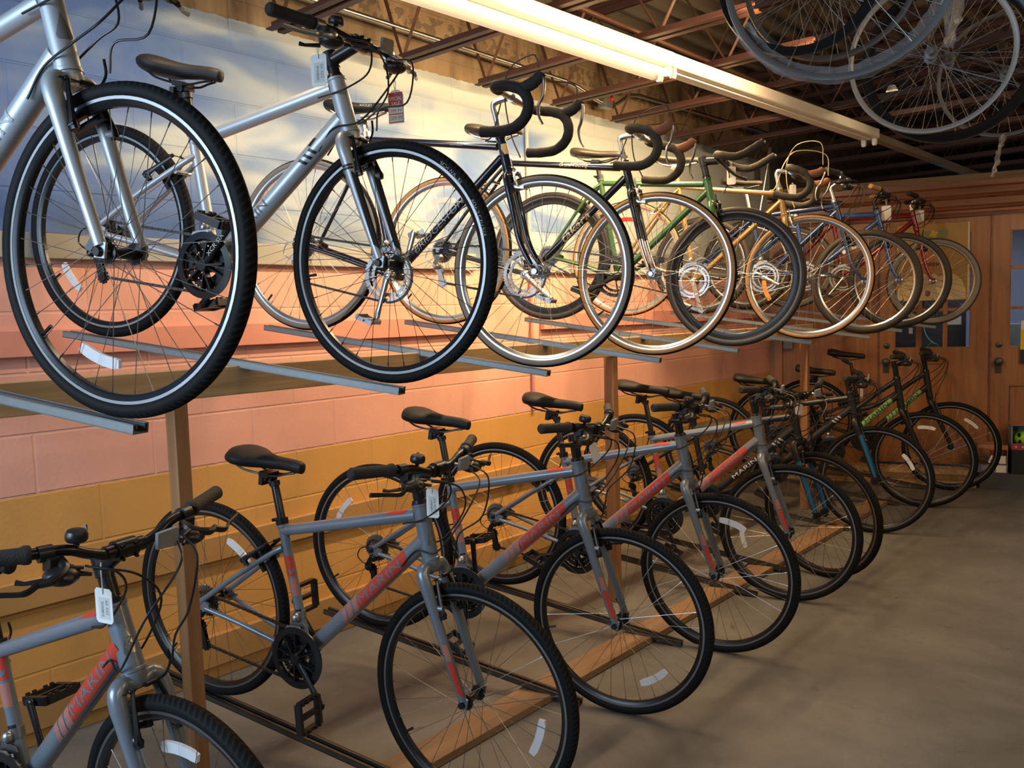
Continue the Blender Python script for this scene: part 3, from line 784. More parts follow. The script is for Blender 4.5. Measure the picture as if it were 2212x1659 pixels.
    if not g.get('single'):
        obj('rear_derailleur', cached(('rd', R_, s.get('derm', 'blackmetal')), lambda: derailleur_mesh(R_).mesh('rear_derailleur', s.get('derm', 'blackmetal'))), root)
        def fd():
            b = MB(); bb = V((g['bb'][0], 0, g['bb'][1])); q = bb+u*.125
            b.tube([q-u*.012, q+u*.012], g['rad'][2]+.003, 16); b.ball(q+V((0, -.022, -.005)), (.015, .014, .018)); b.prism([(-.045, .052), (-.03, .098), (.02, .108), (.03, .098), (.012, .088), (-.02, .075)], -.054, -.051, lambda x, z, h: (bb.x+x-.02, h, bb.z+z)); b.prism([(-.045, .056), (-.03, .102), (.02, .112), (.03, .102)], -.034, -.032, lambda x, z, h: (bb.x+x-.02, h, bb.z+z)); return b.mesh('front_derailleur', s.get('fdm', 'greyalu'))
        obj('front_derailleur', cached(('fd', gk), fd), root)
    # brakes
    c = htb+d*.014; dr = V((wb, 0, R_)); ss = V((g['ssj'][0], 0, g['ssj'][1])); ra = V((0, 0, R_))
    if s.get('brake', 'v') == 'v':
        lg = (c-dr).normalized(); k = R_-.345+.262
        obj('brake', cached(('vbf', gk), lambda: vbrake_mesh(dr+lg*k, lg, V((lg.z, 0, -lg.x)))), root, S)
        lr = (ss-ra).normalized(); obj('brake', cached(('vbr', gk), lambda: vbrake_mesh(ra+lr*k+V((0, 0, .014)), lr, V((-lr.z, 0, lr.x)))), root)
    else:
        if s['brake'] != 'front': 
            lr = (ss-ra).normalized(); q = ra+lr*(R_+.015); obj('brake', cached(('cr', gk), lambda: caliper_mesh(q, -lr, V((-lr.z, 0, lr.x)), s.get('brakem', 'alu'))), root)
        obj('brake', cached(('cf', gk), lambda: caliper_mesh(c+d*.012, d, V((-d.z, 0, d.x)), s.get('brakem', 'alu'))), root, S)
    # cables
    cab = []
    if bar == 'flat':
        z = cz+g.get('rise', .022)
        cab = [[(cx+.045, -.10, z-.03), (cx+.10, -.04, z-.045), (cx+.085, .03, z-.13), (cx+.02, .035, htt.z-.10), (g['dth'][0]-.02, .03, g['dth'][1]-.03), (g['dth'][0]-.07, .027, g['dth'][1]-.10)],
               [(cx+.045, .10, z-.03), (cx+.115, .05, z-.05), (cx+.11, -.03, z-.15), (cx+.04, -.034, htt.z-.12), (g['dth'][0]-.01, -.03, g['dth'][1]-.03), (g['dth'][0]-.06, -.027, g['dth'][1]-.095)],
               [(cx+.040, .115, z-.022), (cx+.12, .09, z-.04), (cx+.125, .07, z-.15), (htb.x+.055, .06, htb.z+.08), (c.x+.045, .056, c.z+.03)],
               [(cx+.040, -.115, z-.022), (cx+.09, -.08, z-.03), (cx+.07, -.045, z-.09), (cx-.01, -.034, htt.z-.03), (g['tth'][0]-.03, -.026, g['tth'][1]-.03)]]
    elif bar == 'drop':
        rot = math.radians(g.get('rot', 0)); e = [cx+.165*cos(rot)-.05*sin(rot), cz+.165*sin(rot)+.05*cos(rot)]; k = s.get('arc', 0.)
        cab = [[(e[0], -.20, e[1]+.008), (e[0]-.03, -.19, e[1]+.05+k), (cx+.02, -.10, e[1]+.03+k*1.3), (cx-.03, -.02, cz+.02+k*.4), (htt.x+.04, -.01, htt.z+.02), (c.x+.045, -.015, c.z+.055)],
               [(e[0], .20, e[1]+.008), (e[0]-.03, .19, e[1]+.05+k), (cx+.0, .11, e[1]+.03+k*1.3), (cx-.05, .03, cz+.02+k*.4), (htt.x-.02, -.022, htt.z+.01), (g['tth'][0]-.04, -.016, g['tth'][1]+.014)]]
    elif bar == 'bull':
        cab = [[(cx+.01, -.12, cz-.02), (cx+.06, -.08, cz-.07), (cx+.04, -.03, cz-.15), (c.x+.045, -.012, c.z+.06)]]
    for p in cab:
        b = MB(); b.tube(smooth_path(p, 6), .0026, 7); obj('cable', b.mesh('cable', s.get('cablem', 'cable')), root, S if s.get('steer') else None)
    if 'decal' in s: s['decal'](g, root, fr, fk, s)
    return root

P3 = lambda p, y=0.: V((p[0], y, p[1]))
def chev(u0, u1, h, k=.35):
    return [(u0, -h/2), (u1-h*k, -h/2), (u1, -h/2+h*k), (u1, h/2-h*k*.0), (u1-h*k*.5, h/2), (u0+h*.5, h/2)]
def leg(g, s=-1):
    htt, htb = P3(g['htt']), P3(g['htb']); d = (htb-htt).normalized(); c = htb+d*.014; dr = V((g['wb'], 0, g['R']))
    return c+V((0, s*.055, 0))+(dr-c)*.22, dr+V((0, s*.052, .012))
def decal_marin(g, root, fr, fk, s):
    gk = s['gk']; a, e = P3(g['bb']), P3(g['dth']); rD = g['rad'][1]; L = (e-a).length
    c1, c2, ct = s.get('dcol', ('decalred', 'decalpale', 'grey')); su = s.get('du', .30)
    if s.get('patch', True):
        obj('decal', cached((gk, 'd1', c1), lambda: tube_patch('decal', chev(su, su+.262, .044), a, e, rD*.97, rD, c1)), fr)
        for i, (q0, q1) in enumerate(((su-.028, su-.004), (su-.060, su-.036), (su-.085, su-.066))):
            obj('decal', cached((gk, 'd2', i, c2), lambda: tube_patch('decal', [(q0, -.022), (q1, -.022), (q1+.020, 0), (q1+.02, .022), (q0+.02, .022), (q0+.02, 0)], a, e, rD*.97, rD, c2)), fr)
        obj('lettering', cached((gk, 't1', ct), lambda: tube_text('lettering', 'MARIN', a, e, rD*.97, rD, su+.016, .215, .027, ct, shear=.12)), fr)
    t0, t1 = P3(g['bb']), P3(g['st']); rS = g['rad'][2]
    if s.get('patch', True) and c1 == 'decalred':
        sd = (.55, -1, 0)
        obj('decal', cached((gk, 's1'), lambda: tube_patch('decal', [(.255, -.012), (.262, -.016), (.318, -.016), (.325, -.010), (.325, .010), (.318, .016), (.262, .016), (.255, .012)], t0, t1, rS, rS, 'decalred', sd)), fr)
        obj('emblem', cached((gk, 's3'), lambda: tube_text('emblem', '*', t0, t1, rS, rS, .300, .010, .010, 'grey', sd)), fr)
        obj('emblem', cached((gk, 's4'), lambda: tube_patch('emblem', [(.262, .002), (.284, -.012), (.276, .001), (.284, .013), (.270, .011)], t0, t1, rS, rS, 'grey', sd, .0013)), fr)
        obj('decal', cached((gk, 's2'), lambda: tube_patch('decal', [(.190, -.014), (.235, -.014), (.248, -.004), (.248, .014), (.190, .014)], t0, t1, rS, rS, 'decalpale', sd)), fr)
        tx = s.get('size', 'M')
        obj('decal', cached((gk, 's5'), lambda: tube_patch('decal', [(.118, -.010), (.146, -.010), (.146, .010), (.118, .010)], t0, t1, rS, rS, 'decalblack', sd)), fr)
        obj('lettering', cached((gk, 's6', tx), lambda: tube_text('lettering', tx, t0, t1, rS, rS, .126, .012, .011, 'decalwhite', sd, .0012)), fr)
        p0, p1 = leg(g); Lg = (p1-p0).length
        obj('decal', cached((gk, 'f1'), lambda: tube_patch('decal', [(Lg*.60, -.008), (Lg*.92, -.005), (Lg*.95, .008), (Lg*.63, .008)], p0, p1, .0195, .0130, 'decalred', (.6, -1, 0), .0016)), fk)
        obj('decal', cached((gk, 'f2'), lambda: tube_patch('decal', [(Lg*.42, -.008), (Lg*.58, -.008), (Lg*.61, .008), (Lg*.45, .008)], p0, p1, .0195, .0130, 'decalpale', (.6, -1, 0), .0016)), fk)
        # top-tube flash
        q0, q1 = P3(g['tts']), P3(g['tth']); LT = (q1-q0).length; rT = g['rad'][0]
        obj('decal', cached((gk, 'tt'), lambda: tube_patch('decal', [(LT*.80, -.006), (LT*.93, -.012), (LT*.955, .004), (LT*.84, .008)], q0, q1, rT*.92, rT, 'decalred', (0, -.55, 1))), fr)
    if s.get('badge', True):
        h0, h1 = P3(g['htt']), P3(g['htb']); rH = g['rad'][3]; LH = (h1-h0).length
        obj('head_badge', cached((gk, 'hb'), lambda: tube_patch('head_badge', [(LH*.36, 0), (LH*.70, .015), (LH*.74, .012), (LH*.74, -.012), (LH*.70, -.015)], h0, h1, rH, rH, 'alu', (1, -.35, 0), .002)), fr)
        obj('emblem', cached((gk, 'hb2'), lambda: tube_text('emblem', 'M', h0, h1, rH, rH, LH*.50, .022, .018, 'inkgrey', (1, -.35, 0), .0026)), fr)
def decal_silver(g, root, fr, fk, s):
    a, e = P3(g['dth']), P3(g['bb']); rD = g['rad'][1]
    if s.get('stripes', True):
        for i, (q, w) in enumerate(((.115, .010), (.137, .010), (.159, .010))):
            obj('decal', tube_patch('decal', [(q, -.020), (q+w, -.020), (q+w+.010, .004), (q+.010, .004)], a, e, rD, rD, 'decalblack'), fr)
        obj('decal', tube_patch('decal', [(.090, .010), (.120, .006), (.126, .016), (.100, .022)], a, e, rD, rD, 'decalblack'), fr)
        p0, p1 = leg(g); Lg = (p1-p0).length
        for q in (.02, .05): obj('decal', tube_patch('decal', [(Lg*q, -.018), (Lg*(q+.018), -.018), (Lg*(q+.03), .016), (Lg*(q+.012), .016)], p0, p1, .0195, .0130, 'decalblack', (.3, -1, 0), .0016), fk)
        for s_ in (-1, 1):
            p0, p1 = leg(g, s_)
            obj('fork_panel', tube_patch('fork_panel', [(Lg*.10, -.006), (Lg*.16, .010), (Lg*.93, .008), (Lg*.86, -.008)], p0, p1, .0195, .0130, 'decalblack', (1, -.75, 0), .0016), fk)
        b0 = P3(g['bb']); L = (P3(g['dth'])-b0).length
        obj('lettering', tube_text('lettering', 'MARIN', b0, P3(g['dth']), rD*.97, rD, .13, .15, .026, 'inkgrey'), fr)
        # crank lettering
        me = text_flat('lettering', 'XCR SIX', .085, .014, T(P3(g['bb'])) @ R(-math.radians(s['ca']), 'Y') @ T((.085, -.0722, 0)) @ R(PI/2, 'X'), 'decalwhite')
        obj('lettering', me, root)
    else:
        b0 = P3(g['bb']); obj('lettering', tube_text('lettering', 'MARIN', b0, P3(g['dth']), rD*.97, rD, .24, .21, .032, 'decalgrey'), fr)
        h0, h1 = P3(g['htt']), P3(g['htb']); rH = g['rad'][3]; LH = (h1-h0).length
        obj('head_badge', tube_patch('head_badge', [(LH*.36, 0), (LH*.62, .017), (LH*.66, .014), (LH*.66, -.014), (LH*.62, -.017)], h0, h1, rH, rH, 'inkgrey', (1, -.35, 0), .002), fr)
def decal_blackblue(g, root, fr, fk, s):
    gk = s['gk']; p0, p1 = leg(g); Lg = (p1-p0).length
    for s_ in (-1, 1):
        p0, p1 = leg(g, s_)
        obj('fork_panel', cached((gk, 'bp', s_), lambda: tube_patch('fork_panel', [(Lg*.05, -.013), (Lg*.95, -.008), (Lg*.97, .009), (Lg*.03, .014)], p0, p1, .0195, .0130, 'cyan', (.75, -1, 0), .0016)), fk)
    a, e = P3(g['dth']), P3(g['bb']); rD = g['rad'][1]
    for q in (.085, .107, .129): obj('decal', cached((gk, 'st', q), lambda: tube_patch('decal', [(q, -.016), (q+.010, -.016), (q+.020, .012), (q+.010, .012)], a, e, rD, rD, 'decalgrey')), fr)
    if s.get('dttext', True): obj('lettering', cached((gk, 'mt'), lambda: tube_text('lettering', 'MARIN', P3(g['bb']), a, rD*.97, rD, .20, .17, .022, 'decalwhite')), fr)

# ================================================================== THE BICYCLES
HY = (.0195, .026, .0158, .0245); RD = (.0132, .0155, .0145, .0165); MT = (.0165, .019, .0155, .0185)
gS = dict(wb=1.01, bb=(.475, .285), st=(.350, .605), tts=(.355, .585), tth=(.738, .800), htt=(.744, .828), htb=(.816, .695), dth=(.786, .748), ssj=(.362, .555), rad=HY, clamp=(.775, .965), spacer=.085, saddle=(.250, .835), rise=.03)
gM = dict(wb=1.05, bb=(.432, .285), st=(.285, .700), tts=(.297, .668), tth=(.799, .845), htt=(.806, .882), htb=(.862, .722), dth=(.838, .778), ssj=(.302, .615), rad=HY, clamp=(.858, 1.000), spacer=.075, saddle=(.215, .915))
gL = dict(gM, htt=(.803, .893), tth=(.797, .852), clamp=(.855, 1.025), saddle=(.205, .955))
gK = dict(gM, htt=(.810, .868), tth=(.803, .832), rad=(.0185, .023, .0158, .0235), clamp=(.860, .965), saddle=(.215, .875), rise=.015)
gW = dict(wb=1.045, bb=(.430, .285), st=(.318, .610), tts=(.35, .53), tth=(.76, .86), curve=[(.352, .505), (.44, .545), (.56, .640), (.67, .765), (.772, .868)], htt=(.775, .890), htb=(.838, .695), dth=(.808, .778), ssj=(.330, .570), rad=(.0185, .0225, .0158, .0235), clamp=(.800, 1.02), spacer=.10, saddle=(.222, .880), rise=.03)
gW2 = dict(gW, saddle=(.185, .955), clamp=(.795, 1.005))
gT = dict(wb=1.049, bb=(.437, .277), st=(.316, .690), tts=(.330, .650), tth=(.813, .822), htt=(.823, .849), htb=(.884, .700), dth=(.856, .738), ssj=(.337, .605), rad=(.0215, .028, .0168, .0255), clamp=(.898, .945), spacer=.055, saddle=(.278, .890), rise=.006, sweep=.055)
g3 = dict(wb=.995, bb=(.421, .265), st=(.237, .790), tts=(.243, .772), tth=(.797, .773), htt=(.806, .806), htb=(.848, .695), dth=(.820, .735), ssj=(.243, .765), rad=RD, clamp=(.842, .943), spacer=.125, saddle=(.200, .915), rSS=.0075)
g4 = dict(wb=.995, bb=(.440, .280), st=(.270, .785), tts=(.277, .767), tth=(.806, .775), htt=(.822, .803), htb=(.862, .700), dth=(.834, .735), ssj=(.278, .760), rad=(.0140, .0160, .0145, .0165), clamp=(.875, .912), spacer=.10, saddle=(.195, .930), rot=-5, rSS=.0075)
g5 = dict(wb=.970, bb=(.433, .278), st=(.262, .785), tts=(.275, .752), tth=(.812, .783), htt=(.822, .812), htb=(.862, .705), dth=(.838, .755), ssj=(.268, .745), rad=(.0145, .0170, .0145, .0190), clamp=(.885, .905), spacer=.085, saddle=(.232, .925), single=True, rSS=.008)
g6 = dict(wb=1.030, bb=(.430, .255), st=(.255, .805), tts=(.262, .790), tth=(.823, .784), htt=(.832, .808), htb=(.878, .672), dth=(.848, .745), ssj=(.262, .775), rad=RD, clamp=(.884, .909), spacer=.10, saddle=(.230, .968), rot=-14, rSS=.0075)
g7 = dict(wb=1.035, bb=(.420, .290), st=(.270, .700), tts=(.283, .675), tth=(.773, .775), htt=(.776, .804), htb=(.820, .700), dth=(.797, .745), ssj=(.288, .655), rad=MT, clamp=(.810, .925), spacer=.10, saddle=(.185, .915), rise=.03, sweep=.09)
g8 = dict(wb=1.030, bb=(.425, .285), st=(.285, .715), tts=(.295, .695), tth=(.808, .755), htt=(.810, .790), htb=(.862, .665), dth=(.838, .720), ssj=(.300, .660), rad=MT, clamp=(.835, .895), spacer=.07, saddle=(.205, .850), rise=.012)
g9 = dict(wb=1.030, bb=(.395, .282), st=(.245, .740), tts=(.255, .735), tth=(.800, .800), htt=(.802, .833), htb=(.854, .705), dth=(.825, .765), ssj=(.258, .690), rad=MT, clamp=(.830, .915), spacer=.06, saddle=(.170, .880), rise=.012)
def scaled(g, k, dx=0.):
    o = dict(g)
    for q, v in g.items():
        if q in ('bb', 'st', 'tts', 'tth', 'htt', 'htb', 'dth', 'ssj', 'clamp', 'saddle'): o[q] = (v[0]*k+dx, v[1]*k)
    return o
g3, g4, g5, g6 = scaled(g3, .98, -.004), scaled(g4, .98), scaled(g5, .98, -.038), scaled(g6, .98, -.002)
GU, GL_ = 'bikes on the upper trays', 'bikes on the lower rack'
base = dict(wr='hyb', wf='hyb', paint='grey', bar='flat', fork='uni', crank='guard', sadtilt=-1, bell=True, rearref=True, decal=decal_marin)
def sp(**k): d = dict(base); d.update(k); return d
old = dict(bar='drop', fork='road', crank='double', crankm='alu', armm='alu', ped='quill', brake='caliper', stem='alu', derm='alu', collarm='alu', bell=False, rearref=False, fref=False, railm='alu')

bicycle('B1', 'mostly cut-off grey bike nearest the camera in the lower rack, size S on it', GL_, (.382, .539, .516), (1.345, .795, .346), sp(gk='S', g=gS, size='S', ca=-55, steer=4, spin=.1, frefl=100))
bicycle('B2', 'first grey red-lettered bike of the lower rack seen whole, right of the nearest post', GL_, (.299, 1.427, .513), (1.319, 1.690, .346), sp(gk='M', g=gM, ca=-43, steer=2, frefl=-10, rrefl=62, pa=78))
bicycle('B3', 'second complete grey bike of the lower rack, tall seat, between the first and second posts', GL_, (.320, 2.176, .526), (1.322, 2.457, .346), sp(gk='L', g=gL, ca=-75, steer=2, frefl=-47, rrefl=150, spin=.5))
bicycle('B4', 'third complete grey bike of the lower rack, its saddle just before the second post', GL_, (.310, 2.889, .524), (1.338, 3.171, .346), sp(gk='L', g=gL, ca=200, steer=5, frefl=82, spin=.8))
bicycle('B5', 'fourth and last grey red-lettered bike of the lower rack, beside the first black bike', GL_, (.290, 3.687, .518), (1.319, 3.950, .346), sp(gk='L', g=gL, ca=-60, steer=2, frefl=200, bell=False, spin=.2))
bicycle('B6', 'black bike with blue fork and handlebar turned sideways, next to the last grey bike', GL_, (.305, 4.150, .516), (1.305, 4.418, .346), sp(gk='K', g=gK, paint='matblack', wr='hybs', wf='hybs', decal=decal_blackblue, steer=25, ca=-50, bell=False))
bicycle('B7', 'black bike with bright blue fork blades and straight handlebar, before the third post', GL_, (.240, 5.200, .516), (1.240, 5.470, .346), sp(gk='K', g=gK, paint='matblack', wr='hybs', wf='hybs', decal=decal_blackblue, dttext=False, ca=-100, frefl=42, bell=False))
gd = dict(dcol=('decalgreen', 'decalgreen', 'matblack'), badge=False, bell=False, rearref=False, paint='matblack')
bicycle('B8', 'black low-step bike with green lettering, second from the wooden doors', GL_, (.285, 6.090, .516), (1.285, 6.360, .346), sp(gk='W', g=gW, frefl=95, ca=-30, **gd))
bicycle('B9', 'black low-step bike with green lettering right beside the wooden doors', GL_, (.300, 6.765, .520), (1.297, 7.030, .350), sp(gk='W2', g=gW2, frefl=62, ca=-70, **gd))

bicycle('T1', 'silver bike nearest the camera on the upper trays, huge front wheel, frame mostly cut off', GU, (.261, .450, 1.772), (1.244, .783, 1.617), sp(gk='T1', g=dict(gT, htt=(.812, .878), tth=(.803, .845)), paint='silver', decal=decal_silver, stripes=False, frefl=-102, ca=30, sadtilt=5))
bicycle('T2', 'silver bike with black stripes, white and red sale tags on its bars, upper trays', GU, (.196, 1.229, 1.773), (1.154, 1.584, 1.622), sp(gk='T2', g=gT, paint='silver', decal=decal_silver, wf='hybs', rrefl=226, ca=52, sadtilt=6, steer=5, leverm='greyalu', tyretext=True, spin=.6))
bicycle('T3', 'navy racing bike with black drop bars on the upper trays, third from the camera', GU, (.190, 1.990, 1.764), (1.121, 2.302, 1.613), sp(gk='T3', g=g3, paint='navy', wr='roadb', wf='roadb', post='chrome', sad=(.28, .15, 'leather'), ca=-98, decal=lambda g, root, fr, fk, s: [
    obj('lettering', tube_text('lettering', 'BRIDGESTONE', P3(g['bb']), P3(g['dth']), .0152, .0155, .13, .30, .024, 'decalgrey', shear=.3), fr),
    obj('lettering', tube_text('lettering', 'SERIES', P3(g['tts']), P3(g['tth']), .0125, .0132, .36, .055, .010, 'decalgrey', shear=.3), fr),
    obj('head_badge', tube_patch('head_badge', [(.028, -.012), (.045, -.015), (.066, -.008), (.066, .008), (.045, .015), (.028, .012)], P3(g['htt']), P3(g['htb']), .0165, .0175, 'decalcream', (1, -.8, 0), .002), fr),
    obj('lettering', text_flat('lettering', 'AVOCET', .055, .009, T((g['saddle'][0]+.045, -.034, g['saddle'][1]-.020)) @ R(math.radians(80), 'X'), 'decalgrey'), root)], **old))
bicycle('T4', 'black touring bike with chromed fork ends and brown brake hoods on the upper trays', GU, (.190, 2.736, 1.768), (1.137, 3.029, 1.615), sp(gk='T4', g=g4, paint='blackpaint', wr='roadt', wf='roadt', ca=-32, rrefl=98, tape='browntape', sad=(.27, .15, 'oldleather'), decal=lambda g, root, fr, fk, s: [
    obj('lettering', tube_text('lettering', 'Grand Touring', P3(g['tts']), P3(g['tth']), .0132, .0140, .25, .13, .020, 'decalcream', shear=.35), fr),
    obj('lettering', tube_text('lettering', 'takara', P3(g['bb']), P3(g['dth']), .0155, .0160, .22, .16, .030, 'decalcream', shear=.3), fr)], **dict(old, fork='chrome', hoodm='hood')))
bicycle('T5', 'green single-speed bike with taped upturned bars and black deep rims', GU, (.190, 3.530, 1.768), (1.105, 3.810, 1.615), sp(gk='T5', g=g5, paint='greenpaint', wr='deep', wf='deep', bar='bull', fork='straight', crank='double', ca=215, brake='front', brakem='blackmetal', bell=False, rearref=False, sad=(.28, .15, 'oldleather'), decal=lambda *a: None))
bicycle('T6', 'gold road bike with brown hoods and cream brake cables arching over its bars', GU, (.211, 4.223, 1.774), (1.186, 4.522, 1.621), sp(gk='T6', g=g6, paint='gold', wr='roadt', wf='roadt', ca=-66, tape='browntape', post='gold', cablem='creamcable', arc=.07, frefl=205, frefm='amber', rrefl=95, rrefm='redref', sad=(.28, .15, 'oldleather'), decal=lambda g, root, fr, fk, s: [
    obj('lettering', tube_text('lettering', 'Sport', P3(g['bb']), P3(g['dth']), .0152, .0155, .22, .13, .022, 'hood', shear=.3), fr)], **dict(old, hoodm='hood')))
mtb = dict(wr='mtb', wf='mtb', fork='road', crank='double', crankm='alu', armm='alu', bell=False, rearref=False, fref=False, quill=True, collarm='alu', derm='greyalu', sad=(.27, .16, 'oldleather'))
bicycle('T7', 'dark blue bike with silver stem and teal seat clamp, third from the doors up high', GU, (.197, 5.154, 1.758), (1.178, 5.463, 1.603), sp(gk='T7', g=g7, paint='dkblue', stem='alu', barm='alu', leverm='alu', post='alu', ca=-20, decal=lambda *a: None, frefl=120, **dict(mtb, collarm='teal')))
bicycle('T8', 'bright blue mountain bike with cork grip on the upper trays, second from the doors', GU, (.204, 5.831, 1.775), (1.175, 6.138, 1.620), sp(gk='T8', g=g8, paint='blue', gripm='cork', ca=10, decal=lambda g, root, fr, fk, s: [obj('lettering', tube_text('lettering', 'PELI', P3(g['bb']), P3(g['dth']), .0185, .019, .34, .10, .026, 'decalwhite'), fr)], **mtb))
bicycle('T9', 'red mountain bike on the upper trays closest to the wooden doors', GU, (.212, 6.627, 1.775), (1.183, 6.933, 1.620), sp(gk='T9', g=g9, paint='red', stem='alu', ca=-120, decal=lambda *a: None, **dict(mtb, wr='mtbk', wf='mtbk')))

# ------------------------------------------------------------------ trays, rails, posts and boards
def channel(mb, x0, x1, z, w, h, t=.003, lip=.011):
    """strut channel whose lips lie just under the tyre"""
    mb.box(((x0+x1)/2, 0, z-h+t/2), (x1-x0, w, t))
    for s in (-1, 1):
        mb.box(((x0+x1)/2, s*(w/2-t/2), z-h/2), (x1-x0, t, h)); mb.box(((x0+x1)/2, s*(w/2-lip/2), z-t/2), (x1-x0, lip, t)); mb.box(((x0+x1)/2, s*(w/2-lip+t/2), z-.006), (x1-x0, t, .010))
UPN = {'T1': 'first silver bike, its near end in the foreground', 'T2': 'tagged silver bike', 'T3': 'navy racing bike', 'T4': 'black touring bike', 'T5': 'green bike', 'T6': 'gold road bike', 'T7': 'dark blue bike', 'T8': 'bright blue mountain bike', 'T9': 'red mountain bike'}
for k, n in UPN.items():
    m = BIKES[k][0]; wb = BIKES[k][1]['g']['wb']; tw = WS[BIKES[k][1]['wf']][1]
    b = MB(); channel(b, -.17 if k != 'T5' else -.10, wb+.075, -.0025, .041, .022)
    o = obj('steel_tray', b.mesh('steel_tray', 'galv')); o.matrix_world = m
    tag(o, f'galvanised channel tray under the {n}', 'tray', 'upper bike trays')
LON = {'B1': 'nearest cut-off grey bike', 'B2': 'first complete grey bike', 'B3': 'second complete grey bike', 'B4': 'third complete grey bike', 'B5': 'last grey bike', 'B6': 'black bike with turned bars', 'B7': 'black bike with straight bars', 'B8': 'green-lettered bike further from the doors', 'B9': 'green-lettered bike beside the doors'}
for k, n in LON.items():
    m = BIKES[k][0]; wb = BIKES[k][1]['g']['wb']; b = MB(); channel(b, -.24, wb-.10, -.0025, .041, .020)
    o = obj('floor_rail', b.mesh('floor_rail', 'darkrail')); o.matrix_world = m
    tag(o, f'dark steel rail sloping to the floor under the {n}', 'rail', 'lower bike rails')
def board(name, mats, a, e, label, cat='board', group=None):
    b = MB(); b.box([(x+y)/2 for x, y in zip(a, e)], [y-x for x, y in zip(a, e)]); o = obj(name, b.mesh(name, mats)); tag(o, label, cat, group)
    bv = o.modifiers.new('edge', 'BEVEL'); bv.width = .003; bv.segments = 2; return o
board('rack_beam', 'lumber', (.625, -.8, 1.245), (.663, 5.92, 1.334), 'long pale timber beam carrying the upper steel trays', 'beam')
for (y, n) in ((1.165, 'nearest brown timber post, below the beam by the first lower bikes'), (3.412, 'second brown timber post, in the middle of the rack'), (5.83, 'far brown timber post before the wooden doors')):
    board('rack_post', 'post', (.600, y, 0), (.655, y+.045, 1.243), n, 'post', 'rack posts')
M['oldplank'] = wood_material('worn_plank_wood', (.20, .115, .060), (.32, .20, .11), 'y', .65)
board('floor_plank', 'oldplank', (.935, .2, .001), (1.065, 6.3, .030), 'long bare timber plank on the floor under the front of the rails', 'plank')
for m_, z0, z1, spans in (('skyboard', 1.708, 1.796, ((-.6, 3.30, 'pale sky-coloured board on the wall behind the upper rear wheels'), (3.86, 6.9, 'far pale board on the wall beyond the thin conduit, behind upper wheels'))),
                          ('pinkboard', 1.370, 1.462, ((-.6, 3.20, 'pink painted board on the wall under the rear ends of the trays'), (3.86, 6.9, 'far pink painted board under the tray ends beyond the conduit'))),
                          ('oraboard', .496, .598, ((-.2, 6.9, 'orange-brown board on the wall behind the lower rear wheels'),)), ('oraboard', .060, .190, ((-.2, 6.9, 'lowest orange-brown board near the floor behind the lower rails'),))):
    for y0, y1, n in spans: board('wall_board', m_, (-.168, y0, z0), (-.140, y1, z1), n, 'board', 'boards on the wall')

# ================================================================== THE ROOM
b = MB(); b.box((3.0, 5.0, -.05), (11.4, 18.0, .1)); struct('floor', b, 'floor')
b = MB(); b.box((-.27, 3.03, 1.62), (.2, 8.04, 3.24)); struct('wall_left', b, 'wall')
b = MB(); b.box((-.27, 9.56, 1.62), (.2, 5.0, 3.24)); struct('wall_left_rear', b, mat('dark_bare_block', (.10, .085, .065), .8, bump=.4, bscale=8))
b = MB(); b.box((3.4, 12.1, 1.62), (7.6, .2, 3.24)); struct('wall_rear', b, 'dark_bare_block' if False else MATS['dark_bare_block'])
# partition of old wooden doors, turned 17.6 degrees; W: x along it, y away from the shop, z up
W0 = T((0, 7.0, 0)) @ R(math.atan2(.302, .953), 'Z')
W = T((0, 7.10, 0)) @ R(math.atan2(.302, .953), 'Z') @ T((-.0397, 0, -.0183)) @ Matrix.Scale(1.0125, 4)
def wobj(name, mb, mats, parent=None, kind='structure'):
    o = obj(name, mb.mesh(name, mats), parent)
    if parent is None: o.matrix_world = W; o['kind'] = kind
    return o
def bx(mb, x0, x1, y0, y1, z0, z1, mi=0): mb.box(((x0+x1)/2, (y0+y1)/2, (z0+z1)/2), (x1-x0, y1-y0, z1-z0), None, mi); return mb
wobj('wall_back', bx(bx(MB(), -.45, .722, 0, .06, 0, 2.127), -.45, 4.2, .012, .055, 2.127, 2.44), 'dooroak')
b = MB()
bx(b, -.45, 4.2, -.010, .05, 2.397, 2.456)
wobj('trim_1', b, 'rough')
prof = [(0, 2.127), (-.018, 2.127), (-.022, 2.150), (-.014, 2.158), (-.014, 2.178), (-.030, 2.184), (-.036, 2.205), (-.024, 2.214), (-.022, 2.262), (-.034, 2.270), (-.044, 2.290), (-.030, 2.300), (-.026, 2.345), (-.040, 2.360), (-.040, 2.397), (0, 2.397)]
b = MB(); b.prism(prof, -.45, 4.2, lambda y, z, h: (h, y, z)); wobj('trim_2', b, 'mahog')
wobj('trim_3', bx(MB(), -.098, -.030, -.045, -.001, 0, 2.127), 'dooroak')
wobj('trim_4', bx(bx(MB(), .722, .736, -.006, .05, 0, 2.127), 1.531, 1.545, -.006, .05, 0, 2.127), 'mahog')
